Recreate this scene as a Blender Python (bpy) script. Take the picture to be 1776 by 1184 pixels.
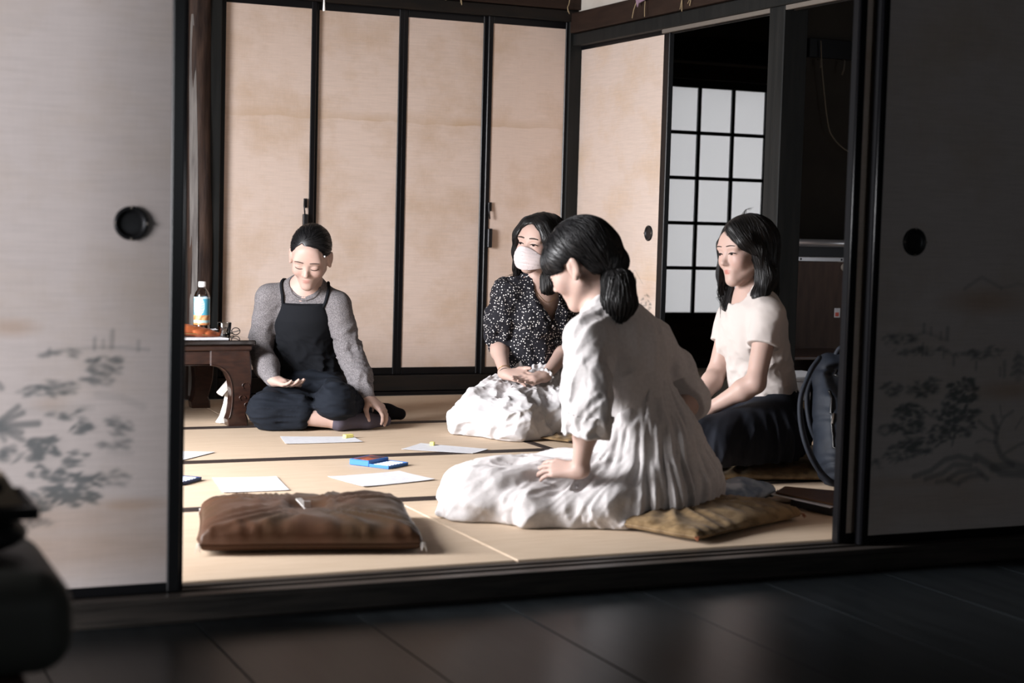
import bpy, bmesh, math, random
import numpy as np
from mathutils import Vector, Matrix

for _o in list(bpy.data.objects):
    bpy.data.objects.remove(_o, do_unlink=True)
SC = bpy.context.scene
COL = SC.collection
random.seed(7)
RNG = np.random.default_rng(11)

# ------------------------------------------------------------------ camera
CAM_POS = (0.0, -3.8324, 0.88)
_yaw, _pit, _rol, _fpx = 0.421112, -0.073129, 0.0267951, 2836.36
_fw = Vector((math.sin(_yaw) * math.cos(_pit), math.cos(_yaw) * math.cos(_pit), math.sin(_pit)))
_rt = Vector((math.cos(_yaw), -math.sin(_yaw), 0))
_up = _rt.cross(_fw)
_r2 = math.cos(_rol) * _rt + math.sin(_rol) * _up
_u2 = -math.sin(_rol) * _rt + math.cos(_rol) * _up
cd = bpy.data.cameras.new('camera')
cam = bpy.data.objects.new('camera', cd)
COL.objects.link(cam)
cam.matrix_world = Matrix(((_r2.x, _u2.x, -_fw.x, CAM_POS[0]), (_r2.y, _u2.y, -_fw.y, CAM_POS[1]),
                           (_r2.z, _u2.z, -_fw.z, CAM_POS[2]), (0, 0, 0, 1)))
cd.sensor_width = 36.0
cd.lens = _fpx / 1776 * 36.0
cd.clip_start = 0.05
cd.dof.use_dof = True
cd.dof.focus_distance = 6.8
cd.dof.aperture_fstop = 3.2
SC.camera = cam

# ------------------------------------------------------------------ world, daylight and an added rear fill
wd = bpy.data.worlds.new('overcast_sky')
SC.world = wd
wd.use_nodes = True
_bg = wd.node_tree.nodes['Background']
_bg.inputs[0].default_value = (0.90, 0.95, 1.0, 1)
_bg.inputs[1].default_value = 0.8


def area_light(name, loc, aim, sx, sy, power, color, spread=math.pi):
    ld = bpy.data.lights.new(name, 'AREA')
    ld.shape = 'RECTANGLE'
    ld.size, ld.size_y = sx, sy
    ld.energy = power
    ld.color = color
    ld.spread = spread
    o = bpy.data.objects.new(name, ld)
    COL.objects.link(o)
    o.location = loc
    o.rotation_euler = (Vector(aim) - Vector(loc)).to_track_quat('-Z', 'Z').to_euler()
    return o


# daylight through the open garden side of the tatami room, through the front room's window, and behind the shoji
area_light('garden_daylight', (-1.25, 1.25, 1.35), (2.2, 1.75, 0.15), 1.9, 1.1, 165, (0.985, 0.975, 1.0), 2.1)
area_light('front_window_daylight', (-2.3, -1.40, 0.85), (0.8, -0.20, 0.55), 1.1, 1.4, 140, (0.98, 0.97, 1.0))
area_light('rear_fill_light', (2.2, -6.28, 1.3), (2.4, 0.0, 0.8), 1.6, 0.9, 4.8, (0.90, 0.97, 1.0))  # added dim fill from behind the viewer, not a known window
area_light('shoji_daylight', (5.6, 6.6, 0.9), (5.4, 5.0, 0.85), 2.6, 2.0, 27, (1.0, 0.985, 0.975))

SC.view_settings.view_transform = 'Standard'
SC.view_settings.look = 'None'
SC.view_settings.gamma = 1.0
SC.view_settings.use_curve_mapping = False
SC.view_settings.exposure = 0.35


# ------------------------------------------------------------------ materials
MATS = {}


def mat(name, color, rough=0.6, spec=0.5, metal=0.0, var=None, bump=None, stretch=(1, 1, 1), sheen=0.0,
        coat=0.0, alpha=None, trans=0.0, ior=1.45, attr=None, sss=0.0, crease=None):
    """var=(colour2, scale, low, high) noise mix; bump=(scale, strength, distance); attr: colour attribute mixed over the base."""
    m = bpy.data.materials.new(name)
    m.use_nodes = True
    nt = m.node_tree
    N, L = nt.nodes, nt.links
    b = N['Principled BSDF']
    b.inputs['Base Color'].default_value = (*color, 1)
    b.inputs['Roughness'].default_value = rough
    b.inputs['Specular IOR Level'].default_value = spec
    b.inputs['Metallic'].default_value = metal
    b.inputs['IOR'].default_value = ior
    b.inputs['Sheen Weight'].default_value = sheen
    b.inputs['Coat Weight'].default_value = coat
    b.inputs['Transmission Weight'].default_value = trans
    if sss:
        b.inputs['Subsurface Weight'].default_value = sss
        b.inputs['Subsurface Radius'].default_value = (0.012, 0.004, 0.002)
    if alpha is not None:
        b.inputs['Alpha'].default_value = alpha
    tc = N.new('ShaderNodeTexCoord')
    mp = N.new('ShaderNodeMapping')
    mp.inputs['Scale'].default_value = stretch
    L.new(tc.outputs['Object'], mp.inputs['Vector'])
    out = None
    if var:
        c2, sc, lo, hi = var
        nz = N.new('ShaderNodeTexNoise')
        nz.inputs['Scale'].default_value = sc
        nz.inputs['Detail'].default_value = 5
        L.new(mp.outputs[0], nz.inputs['Vector'])
        mr = N.new('ShaderNodeMapRange')
        mr.inputs[1].default_value, mr.inputs[2].default_value = lo, hi
        L.new(nz.outputs['Fac'], mr.inputs[0])
        mx = N.new('ShaderNodeMix')
        mx.data_type = 'RGBA'
        mx.inputs[6].default_value = (*color, 1)
        mx.inputs[7].default_value = (*c2, 1)
        L.new(mr.outputs[0], mx.inputs[0])
        out = mx.outputs[2]
    if attr:
        at_ = N.new('ShaderNodeVertexColor')
        at_.layer_name = attr
        mx2 = N.new('ShaderNodeMix')
        mx2.data_type = 'RGBA'
        mx2.blend_type = 'MULTIPLY'
        mx2.inputs[0].default_value = 1.0
        if out is None:
            mx2.inputs[6].default_value = (*color, 1)
        else:
            L.new(out, mx2.inputs[6])
        L.new(at_.outputs['Color'], mx2.inputs[7])
        out = mx2.outputs[2]
    if out is not None:
        L.new(out, b.inputs['Base Color'])
    if bump:
        sc, st, di = bump
        nz2 = N.new('ShaderNodeTexNoise')
        nz2.inputs['Scale'].default_value = sc
        nz2.inputs['Detail'].default_value = 4
        L.new(mp.outputs[0], nz2.inputs['Vector'])
        bp = N.new('ShaderNodeBump')
        bp.inputs['Strength'].default_value = st
        bp.inputs['Distance'].default_value = di
        L.new(nz2.outputs['Fac'], bp.inputs['Height'])
        L.new(bp.outputs[0], b.inputs['Normal'])
    if crease:
        sc, st, di = crease
        nz3 = N.new('ShaderNodeTexNoise')
        nz3.noise_type = 'RIDGED_MULTIFRACTAL'
        nz3.inputs['Scale'].default_value = sc
        nz3.inputs['Detail'].default_value = 3
        nz3.inputs['Distortion'].default_value = 0.6
        L.new(tc.outputs['Object'], nz3.inputs['Vector'])
        bp2 = N.new('ShaderNodeBump')
        bp2.inputs['Strength'].default_value = st
        bp2.inputs['Distance'].default_value = di
        L.new(nz3.outputs['Fac'], bp2.inputs['Height'])
        if bump:
            L.new(bp.outputs[0], bp2.inputs['Normal'])
        L.new(bp2.outputs[0], b.inputs['Normal'])
    MATS[name] = m
    return m


def linen_paper(name, base, stain, line_z=None, attr=None):
    """aged linen-faced door paper: fine horizontal and vertical threads, foxing, a faint water line."""
    m = bpy.data.materials.new(name)
    m.use_nodes = True
    nt = m.node_tree
    N, L = nt.nodes, nt.links
    b = N['Principled BSDF']
    b.inputs['Roughness'].default_value = 0.85
    b.inputs['Specular IOR Level'].default_value = 0.2
    geo = N.new('ShaderNodeNewGeometry')

    def noise(scale, vec_scale, detail=3, rough=0.55):
        mp = N.new('ShaderNodeMapping')
        mp.inputs['Scale'].default_value = vec_scale
        L.new(geo.outputs['Position'], mp.inputs['Vector'])
        nz = N.new('ShaderNodeTexNoise')
        nz.inputs['Scale'].default_value = scale
        nz.inputs['Detail'].default_value = detail
        nz.inputs['Roughness'].default_value = rough
        L.new(mp.outputs[0], nz.inputs['Vector'])
        return nz.outputs['Fac']

    def rng(sock, a, c, lo=0.0, hi=1.0):
        r = N.new('ShaderNodeMapRange')
        r.inputs[1].default_value, r.inputs[2].default_value = a, c
        r.inputs[3].default_value, r.inputs[4].default_value = lo, hi
        L.new(sock, r.inputs[0])
        return r.outputs[0]

    def mix(fac, a, c, mode='MIX'):
        x = N.new('ShaderNodeMix')
        x.data_type = 'RGBA'
        x.blend_type = mode
        for s, v in ((x.inputs[0], fac), (x.inputs[6], a), (x.inputs[7], c)):
            if isinstance(v, (int, float)):
                s.default_value = v
            elif isinstance(v, tuple):
                s.default_value = (*v, 1)
            else:
                L.new(v, s)
        return x.outputs[2]
    c = mix(rng(noise(3.2, (1, 1, 1.2), 6, 0.65), 0.47, 0.76, 0, 0.75), base, stain)
    hthread = noise(60, (0.16, 0.16, 3.6), 4)
    vthread = noise(60, (3.2, 3.2, 0.25), 3)
    c = mix(rng(hthread, 0.38, 0.72, 0, 0.30), c, tuple(0.66 * v for v in base))
    c = mix(rng(vthread, 0.35, 0.75, 0, 0.12), c, tuple(1.18 * v for v in base))
    if line_z is not None:
        sep = N.new('ShaderNodeSeparateXYZ')
        L.new(geo.outputs['Position'], sep.inputs[0])
        wob = N.new('ShaderNodeMath')
        wob.operation = 'MULTIPLY_ADD'
        L.new(noise(5, (1, 1, 0.2), 3), wob.inputs[0])
        wob.inputs[1].default_value = 0.055
        L.new(sep.outputs['Z'], wob.inputs[2])
        dlt = N.new('ShaderNodeMath')
        dlt.operation = 'SUBTRACT'
        L.new(wob.outputs[0], dlt.inputs[0])
        dlt.inputs[1].default_value = line_z + 0.027
        up_ = rng(dlt.outputs[0], -0.004, 0.0)
        dn_ = rng(dlt.outputs[0], 0.002, 0.05, 1, 0)
        mul = N.new('ShaderNodeMath')
        mul.operation = 'MULTIPLY'
        L.new(up_, mul.inputs[0])
        L.new(dn_, mul.inputs[1])
        mul2 = N.new('ShaderNodeMath')
        mul2.operation = 'MULTIPLY'
        L.new(mul.outputs[0], mul2.inputs[0])
        L.new(rng(noise(2.3, (1, 1, 1), 2), 0.35, 0.65, 0.1, 0.75), mul2.inputs[1])
        c = mix(mul2.outputs[0], c, stain)
    if attr:
        v = N.new('ShaderNodeVertexColor')
        v.layer_name = attr
        c = mix(1.0, c, v.outputs['Color'], 'MULTIPLY')
    L.new(c, b.inputs['Base Color'])
    bp = N.new('ShaderNodeBump')
    bp.inputs['Strength'].default_value = 0.25
    bp.inputs['Distance'].default_value = 0.001
    L.new(hthread, bp.inputs['Height'])
    L.new(bp.outputs[0], b.inputs['Normal'])
    MATS[name] = m
    return m


mat('lacquer', (0.004, 0.004, 0.005), 0.30, 0.35)
mat('post_wood', (0.0075, 0.0085, 0.0085), 0.6, 0.25, var=((0.014, 0.0145, 0.014), 6, 0.35, 0.7), stretch=(6, 6, 0.5), bump=(30, 0.2, 0.002))
mat('dark_beam', (0.009, 0.0085, 0.008), 0.6, 0.25, var=((0.018, 0.013, 0.010), 5, 0.35, 0.7), stretch=(1, 1, 8))
mat('brown_beam', (0.030, 0.017, 0.012), 0.6, 0.25, var=((0.019, 0.011, 0.008), 5, 0.35, 0.7), stretch=(1, 1, 8))
mat('sill_wood', (0.055, 0.046, 0.040), 0.42, 0.5, var=((0.022, 0.019, 0.017), 7, 0.35, 0.68), stretch=(0.8, 9, 9), bump=(24, 0.25, 0.002))
mat('floor_wood', (0.0095, 0.0118, 0.0135), 0.30, 0.20, var=((0.015, 0.018, 0.020), 4, 0.35, 0.7), stretch=(7, 0.6, 1), bump=(7, 0.08, 0.003))
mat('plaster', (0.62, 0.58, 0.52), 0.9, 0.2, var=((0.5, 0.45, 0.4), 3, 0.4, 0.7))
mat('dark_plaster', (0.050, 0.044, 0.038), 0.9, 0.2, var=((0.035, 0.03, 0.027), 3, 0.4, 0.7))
mat('board_ceiling', (0.05, 0.036, 0.026), 0.7, 0.3)
mat('tatami', (0.60, 0.475, 0.355), 0.7, 0.2, var=((0.52, 0.395, 0.28), 14, 0.38, 0.72), stretch=(0.6, 14, 1), bump=(60, 0.35, 0.002))
mat('tatami_turned', (0.575, 0.45, 0.33), 0.7, 0.2, var=((0.50, 0.375, 0.26), 14, 0.38, 0.72), stretch=(14, 0.6, 1), bump=(60, 0.35, 0.002))
mat('mat_border', (0.030, 0.020, 0.017), 0.8, 0.3)
linen_paper('closet_paper', (0.70, 0.565, 0.485), (0.52, 0.36, 0.23), line_z=1.36)
linen_paper('wall_door_paper', (0.66, 0.545, 0.475), (0.58, 0.41, 0.26), line_z=0.62, attr='ink')
linen_paper('front_paper', (0.66, 0.585, 0.56), (0.56, 0.46, 0.38), attr='ink')
mat('iron', (0.03, 0.03, 0.032), 0.38, 0.5, 0.7, bump=(120, 0.3, 0.001))
mat('pale_edge', (0.16, 0.14, 0.12), 0.6, 0.3)
mat('log_bark', (0.055, 0.033, 0.024), 0.7, 0.25, var=((0.022, 0.014, 0.012), 9, 0.35, 0.65), stretch=(5, 5, 0.7), bump=(22, 0.5, 0.004))
mat('log_lit', (0.17, 0.155, 0.145), 0.7, 0.25, var=((0.09, 0.08, 0.075), 8, 0.35, 0.65), stretch=(6, 6, 0.6))
mat('string', (0.22, 0.19, 0.15), 0.8, 0.2)
mat('white_plastic', (0.80, 0.79, 0.78), 0.4, 0.4)

# ------------------------------------------------------------------ object helpers
OFF = {}


def link(name, verts, faces, material, parent=None, smooth=False, fmat=None):
    verts = np.asarray(verts, dtype=np.float64).reshape(-1, 3)
    if parent is None:
        lo, hi = verts.min(0), verts.max(0)
        off = np.array([(lo[0] + hi[0]) / 2, (lo[1] + hi[1]) / 2, lo[2]])
    else:
        off = OFF[parent.name]
    me = bpy.data.meshes.new(name)
    v = (verts - off)
    if isinstance(faces, np.ndarray):
        nf, k = faces.shape
        me.vertices.add(len(v))
        me.vertices.foreach_set('co', v.astype(np.float32).ravel())
        me.loops.add(nf * k)
        me.loops.foreach_set('vertex_index', faces.astype(np.int32).ravel())
        me.polygons.add(nf)
        me.polygons.foreach_set('loop_start', np.arange(0, nf * k, k, dtype=np.int32))
        me.polygons.foreach_set('loop_total', np.full(nf, k, dtype=np.int32))
        me.update(calc_edges=True)
        me.validate()
    else:
        me.from_pydata([tuple(p) for p in v], [], faces)
        me.update()
    for mm in (material if isinstance(material, (list, tuple)) else [material]):
        me.materials.append(MATS[mm] if isinstance(mm, str) else mm)
    if fmat is not None:
        me.polygons.foreach_set('material_index', np.asarray(fmat, dtype=np.int32))
    if smooth:
        me.polygons.foreach_set('use_smooth', np.ones(len(me.polygons), dtype=bool))
    o = bpy.data.objects.new(name, me)
    COL.objects.link(o)
    if parent is None:
        o.location = off
    else:
        o.parent = parent
    OFF[o.name] = off
    return o


def root(name, loc, label, category, group=None, kind=None):
    o = bpy.data.objects.new(name, None)
    o.empty_display_size = 0.05
    COL.objects.link(o)
    o.location = loc
    OFF[o.name] = np.array(loc, dtype=float)
    return tag(o, label, category, group, kind)


def tag(o, label, category, group=None, kind=None):
    o['label'] = label
    o['category'] = category
    if group:
        o['group'] = group
    if kind:
        o['kind'] = kind
    return o


def boxdata(x0, x1, y0, y1, z0, z1, bev=0.0):
    bm = bmesh.new()
    bmesh.ops.create_cube(bm, size=1)
    for v in bm.verts:
        v.co = Vector((x0 + (v.co.x + .5) * (x1 - x0), y0 + (v.co.y + .5) * (y1 - y0), z0 + (v.co.z + .5) * (z1 - z0)))
    if bev:
        bmesh.ops.bevel(bm, geom=list(bm.edges), offset=bev, segments=2 if bev > 0.004 else 1, affect='EDGES', profile=0.5)
    bm.verts.index_update()
    V = [tuple(v.co) for v in bm.verts]
    F = [[v.index for v in f.verts] for f in bm.faces]
    bm.free()
    return V, F


def box(name, ext, material, parent=None, bev=0.0015, smooth=False):
    V, F = boxdata(*ext, bev)
    return link(name, V, F, material, parent, smooth)


def merge(*parts):
    V, F = [], []
    for v, f in parts:
        n = len(V)
        V += [tuple(p) for p in v]
        F += [[i + n for i in q] for q in f]
    return V, F


def tubedata(pts, rad, seg=8, cap=True):
    pts = [Vector(p) for p in pts]
    n = len(pts)
    rads = rad if isinstance(rad, (list, tuple, np.ndarray)) else [rad] * n
    V, F = [], []
    up = Vector((0, 0, 1))
    t0 = (pts[1] - pts[0]).normalized()
    if abs(t0.z) > 0.9:
        up = Vector((1, 0, 0))
    a = t0.cross(up).normalized()
    for i, p in enumerate(pts):
        t = ((pts[min(i + 1, n - 1)] - pts[max(i - 1, 0)])).normalized()
        a = (a - t * a.dot(t)).normalized()
        b = t.cross(a)
        for k in range(seg):
            w = 2 * math.pi * k / seg
            V.append(tuple(p + (a * math.cos(w) + b * math.sin(w)) * float(rads[i])))
    for i in range(n - 1):
        for k in range(seg):
            k2 = (k + 1) % seg
            F.append([i * seg + k, i * seg + k2, (i + 1) * seg + k2, (i + 1) * seg + k])
    if cap:
        F.append(list(range(seg))[::-1])
        F.append([(n - 1) * seg + k for k in range(seg)])
    return V, F


def tube(name, pts, rad, material, parent=None, seg=8):
    V, F = tubedata(pts, rad, seg)
    return link(name, V, F, material, parent, True)


def spline(pts, n=6):
    """Catmull-Rom through pts"""
    P = [np.array(p, float) for p in pts]
    P = [2 * P[0] - P[1]] + P + [2 * P[-1] - P[-2]]
    out = []
    for i in range(1, len(P) - 2):
        for k in range(n):
            t = k / n
            out.append(0.5 * ((2 * P[i]) + (P[i + 1] - P[i - 1]) * t + (2 * P[i - 1] - 5 * P[i] + 4 * P[i + 1] - P[i + 2]) * t * t
                              + (3 * P[i] - P[i - 1] - 3 * P[i + 1] + P[i + 2]) * t ** 3))
    out.append(P[-2])
    return [tuple(p) for p in out]


def lathedata(prof, centre, axis='Z', seg=32):
    """prof: list of (radius, height)"""
    cx, cy, cz = centre
    V, F = [], []
    for r_, h_ in prof:
        for k in range(seg):
            w = 2 * math.pi * k / seg
            a, b = r_ * math.cos(w), r_ * math.sin(w)
            if axis == 'Z':
                V.append((cx + a, cy + b, cz + h_))
            elif axis == 'Y':
                V.append((cx + a, cy - h_, cz + b))
            else:
                V.append((cx - h_, cy + a, cz + b))
    n = len(prof)
    for i in range(n - 1):
        for k in range(seg):
            k2 = (k + 1) % seg
            q = [i * seg + k, i * seg + k2, (i + 1) * seg + k2, (i + 1) * seg + k]
            F.append(q)
    return V, F


def lathe(name, prof, centre, material, parent=None, axis='Z', seg=32):
    V, F = lathedata(prof, centre, axis, seg)
    return link(name, V, F, material, parent, True)


# ------------------------------------------------------------------ the setting: floors
S_ = 'structure'
FZ = -0.065
fl = root('floor', (1.0, -3.0, FZ), 'dark glossy board floor of the front room below the sill', 'floor', kind=S_)
xs = [-2.0, -1.42, -1.05, -0.66, -0.27, 0.12, 0.49, 0.87, 1.25, 1.63, 2.03, 2.40, 2.79, 3.17, 3.56, 3.95, 4.34, 4.72, 5.1, 5.5]
for i in range(len(xs) - 1):
    dz = random.uniform(-0.0012, 0.0004)
    box('plank', (xs[i] + 0.0012, xs[i + 1] - 0.0012, -6.2, -0.125, FZ - 0.03, FZ + dz), 'floor_wood', fl, 0.0015)
gd = root('leak_slab', (2.4, -0.6, -0.25), 'plain slab added under both rooms to close light leaks', 'floor', kind=S_)
box('slab', (-2.1, 7.0, -6.3, 5.1, -0.25, -0.0958), 'dark_plaster', gd, 0)  # added below the floors to stop outside light leaking in
box('slab', (-0.25, 7.0, -0.125, 5.1, -0.0958, -0.0505), 'dark_plaster', gd, 0)

sill = root('trim_1', (1.8, -0.06, FZ), 'worn dark wooden threshold rail with sliding grooves along the front opening', 'threshold', kind=S_)
box('sill_body', (-0.4, 5.5, -0.128, -0.004, FZ, -0.016), 'sill_wood', sill, 0.004)
for y0, y1 in ((-0.128, -0.088), (-0.066, -0.046), (-0.024, -0.002)):
    box('groove_rib', (-0.4, 3.75, y0, y1, -0.020, -0.004), 'sill_wood', sill, 0.002)

# tatami
tf = root('floor_tatami', (1.8, 1.9, -0.05), 'straw tatami floor of the inner room with dark cloth borders', 'floor', kind=S_)
Y1, Y2, Y3, YB = 0.946, 1.866, 2.781, 3.80


def tatami(x0, x1, y0, y1, along_x, edges):
    g = 0.0015
    m_ = box('tatami_mat', (x0 + g, x1 - g, y0 + g, y1 - g, -0.05, 0.0), 'tatami' if along_x else 'tatami_turned', tf, 0.004)
    bw = 0.036
    for e in edges:
        if e == 'f':
            ext = (x0 + g, x1 - g, y0 + g, y0 + bw, -0.02, 0.0012)
        elif e == 'b':
            ext = (x0 + g, x1 - g, y1 - bw, y1 - g, -0.02, 0.0012)
        elif e == 'l':
            ext = (x0 + g, x0 + bw, y0 + g, y1 - g, -0.02, 0.0012)
        else:
            ext = (x1 - bw, x1 - g, y0 + g, y1 - g, -0.02, 0.0012)
        box('cloth_border', ext, 'mat_border', m_, 0.0006)


tatami(-0.11, 1.747, 0.0, Y1, True, 'b')
tatami(1.747, 3.746, 0.0, Y1, True, 'b')
tatami(-0.11, 0.83, Y1, Y3, False, 'lr')
tatami(0.83, 2.72, Y1, Y2, True, 'fb')
tatami(0.83, 2.72, Y2, Y3, True, 'fb')
tatami(2.72, 3.746, Y1, Y3, False, 'lr')
tatami(-0.11, 1.755, Y3, YB, True, 'f')
tatami(1.755, 3.746, Y3, YB, True, 'f')
f2 = root('floor_side', (5.3, 2.5, -0.05), 'pale mat floor of the side room beyond the pillar', 'floor', kind=S_)
for i, (a, b_) in enumerate(((0.0, 0.95), (0.95, 1.9), (1.9, 2.8), (2.8, 3.75), (3.75, 4.7), (4.7, 5.0))):
    box('tatami_mat', (3.87, 6.9, a, b_ - 0.003, -0.05, -0.002), 'tatami', f2, 0.003)
box('door_threshold', (3.746, 3.868, 0.0, 3.9, -0.05, -0.001), 'dark_beam', f2, 0.002)

# ------------------------------------------------------------------ walls, beams, ceilings
# back wall: closet surround
YC = 3.868
wb = root('wall_back', (2.8, YC, 0), 'black timber closet surround across the back of the tatami room', 'wall', kind=S_)
box('plinth', (1.75, 3.746, YC - 0.06, YC + 0.10, 0.0, 0.018), 'lacquer', wb)
box('sill_board', (1.75, 3.746, YC - 0.045, YC + 0.10, 0.022, 0.096), 'dark_beam', wb)
box('lintel', (1.75, 3.80, YC - 0.045, YC + 0.10, 1.912, 1.968), 'dark_beam', wb, 0.003)
box('rail_beam', (-0.11, 3.80, YC - 0.062, YC + 0.10, 1.972, 2.085), 'brown_beam', wb, 0.003)
box('upper_plaster', (-0.11, 3.80, YC + 0.0, YC + 0.10, 2.085, 2.62), 'plaster', wb)
box('closet_back', (1.75, 3.80, YC + 0.10, YC + 0.14, 0.0, 2.0), 'dark_plaster', wb)
box('corner_post', (3.715, 3.83, YC - 0.035, YC + 0.08, 0.0, 1.985), 'post_wood', wb, 0.003)
box('corner_fill', (3.70, 3.90, YC + 0.02, YC + 0.14, 0.0, 2.62), 'dark_plaster', wb, 0)

# tokonoma on the left of the closet, mostly behind the left door
wt = root('wall_alcove', (0.8, 4.4, 0), 'dark plastered alcove left of the closet beside the log post', 'wall', kind=S_)
box('alcove_back', (-0.11, 1.75, 4.45, 4.5, 0.0, 2.62), 'dark_plaster', wt)
box('alcove_floor', (-0.11, 1.72, 3.86, 4.45, 0.0, 0.10), 'dark_beam', wt)
box('alcove_side', (1.74, 1.78, 3.90, 4.5, 0.0, 2.62), 'dark_plaster', wt)
box('alcove_lintel', (-0.11, 1.72, 3.82, 3.92, 1.80, 1.97), 'dark_beam', wt)
tp = root('trim_2', (1.84, 3.80, 0), 'black squared post between the log pillar and the closet doors', 'post', kind=S_)
box('post', (1.828, 1.892, 3.805, 3.88, 0.0, 1.985), 'post_wood', tp, 0.004)

lp = root('log_pillar', (1.80, 3.835, 0), 'rough bark log pillar with a long shaved face painted pale as lit, left of the closet', 'pillar', kind=S_)
zs = np.linspace(0, 1.985, 40)
V, F = [], []
for i, z in enumerate(zs):
    cx = 1.796 + 0.010 * math.sin(z * 2.2 + 0.4)
    for k in range(28):
        w = 2 * math.pi * k / 28
        r_ = 0.058 * (1 + 0.05 * math.sin(3 * w + z * 5) + 0.03 * math.sin(7 * w - z * 9))
        V.append((cx + r_ * math.cos(w), 3.835 + r_ * math.sin(w), z))
for i in range(len(zs) - 1):
    for k in range(28):
        k2 = (k + 1) % 28
        F.append([i * 28 + k, i * 28 + k2, (i + 1) * 28 + k2, (i + 1) * 28 + k])
link('bark_log', V, F, 'log_bark', lp, True)
V, F = [], []
zz = np.linspace(0.02, 1.80, 30)
for i, z in enumerate(zz):
    cx = 1.796 + 0.010 * math.sin(z * 2.2 + 0.4)
    half = 0.62 * (1 - (z / 1.82) ** 3) ** 0.6 * (0.45 + 0.35 * z) * 0.9 + 0.02
    for j in range(7):
        w = math.radians(228) + (j / 6 - 0.5) * 2 * half * 0.9
        V.append((cx + 0.0605 * math.cos(w), 3.835 + 0.0605 * math.sin(w), z))
for i in range(len(zz) - 1):
    for j in range(6):
        F.append([i * 7 + j, i * 7 + j + 1, (i + 1) * 7 + j + 1, (i + 1) * 7 + j])
link('shaved_face', V, F, 'log_lit', lp, True)  # its paleness paints the light on the log's left side

# right wall
XR = 3.746
wr = root('wall_right', (XR, 2.0, 0), 'right wall of the tatami room with dark lintel and brown rail beam', 'wall', kind=S_)
box('lintel', (XR - 0.012, XR + 0.115, -0.1, 3.90, 1.790, 1.850), 'post_wood', wr, 0.003)
box('lintel_lip', (XR + 0.005, XR + 0.020, 0.0, 2.93, 1.772, 1.792), 'pale_edge', wr, 0.001)
box('lintel_lip', (XR + 0.045, XR + 0.058, 0.0, 2.93, 1.772, 1.792), 'dark_beam', wr, 0.001)
box('rail_beam', (XR - 0.030, XR + 0.115, -0.1, 3.90, 1.854, 1.956), 'brown_beam', wr, 0.004)
box('upper_plaster', (XR + 0.015, XR + 0.10, -0.1, 3.90, 1.952, 2.62), 'plaster', wr)
box('jamb', (XR - 0.005, XR + 0.11, 3.845, 3.90, 0.0, 1.79), 'lacquer', wr)
p2 = root('trim_3', (3.80, 1.95, 0), 'square dark pillar standing in the right wall behind the woman in the pale shirt', 'post', kind=S_)
box('post', (3.746, 3.864, 1.897, 2.011, -0.03, 1.792), 'post_wood', p2, 0.004)

# front wall above and beside the doors (front room side)
wf = root('wall_front', (1.8, -0.06, 0), 'wall over the sliding doors between the two rooms', 'wall', kind=S_)
box('lintel', (-2.0, 5.5, -0.128, 0.0, 1.772, 1.842), 'dark_beam', wf)
box('upper_plaster', (-2.0, 5.5, -0.11, -0.01, 1.842, 2.62), 'plaster', wf)
box('left_infill', (-2.0, -0.11, -0.11, -0.01, FZ, 1.772), 'plaster', wf)
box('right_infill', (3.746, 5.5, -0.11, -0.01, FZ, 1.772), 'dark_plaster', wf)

# left wall of the tatami room: open on the garden side
wl = root('wall_left', (-0.16, 1.9, 0), 'garden side wall of the tatami room with a wide opening', 'wall', kind=S_)
box('left_post', (-0.21, -0.11, 2.75, 4.5, -0.05, 2.62), 'dark_plaster', wl)
box('front_post', (-0.21, -0.11, -0.01, 0.12, -0.05, 2.62), 'post_wood', wl)
box('upper_plaster', (-0.21, -0.11, 0.12, 2.75, 1.80, 2.62), 'plaster', wl)
box('threshold', (-0.21, -0.11, 0.12, 2.75, -0.05, 0.0), 'dark_beam', wl)

# front room walls, with an added light blocker
w1 = root('wall_front_room_left', (-1.35, -3.0, FZ), 'left wall of the front room with a window', 'wall', kind=S_)
box('wall_panel', (-1.4, -1.3, -6.2, -1.45, -0.1, 2.62), 'dark_plaster', w1)
box('wall_panel', (-1.4, -1.3, -0.30, 0.0, -0.1, 2.62), 'dark_plaster', w1)
box('wall_panel', (-1.4, -1.3, -1.45, -0.30, -0.1, 0.0), 'dark_plaster', w1)
box('wall_panel', (-1.4, -1.3, -1.45, -0.30, 1.55, 2.62), 'dark_plaster', w1)
wg = root('light_blocker', (0.10, -0.7, FZ), 'added wall blocking window light, unseen in the front room left of the view', 'wall', kind=S_)
box('wall_panel', (0.08, 0.12, -1.12, -0.43, FZ, 2.62), 'dark_plaster', wg)  # added out of view so the right door stays dark
w2 = root('wall_front_room_right', (5.55, -3.0, FZ), 'right wall of the front room', 'wall', kind=S_)
box('wall_panel', (5.5, 5.6, -6.2, 0.0, -0.1, 2.62), 'dark_plaster', w2)
w3 = root('wall_front_room_rear', (1.8, -6.25, FZ), 'rear wall of the front room behind the viewer', 'wall', kind=S_)
box('wall_panel', (-2.1, 1.3, -6.3, -6.2, -0.1, 2.62), 'dark_plaster', w3)
box('wall_panel', (3.1, 5.6, -6.3, -6.2, -0.1, 2.62), 'dark_plaster', w3)
box('wall_panel', (1.3, 3.1, -6.3, -6.2, -0.1, 0.8), 'dark_plaster', w3)  # opening left for the added rear fill
box('wall_panel', (1.3, 3.1, -6.3, -6.2, 1.8, 2.62), 'dark_plaster', w3)
cl = root('ceiling', (1.8, -0.8, 2.62), 'dark board ceiling over both rooms', 'ceiling', kind=S_)
box('ceiling_boards', (-2.1, 7.0, -6.3, 5.1, 2.62, 2.70), 'board_ceiling', cl)

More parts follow.
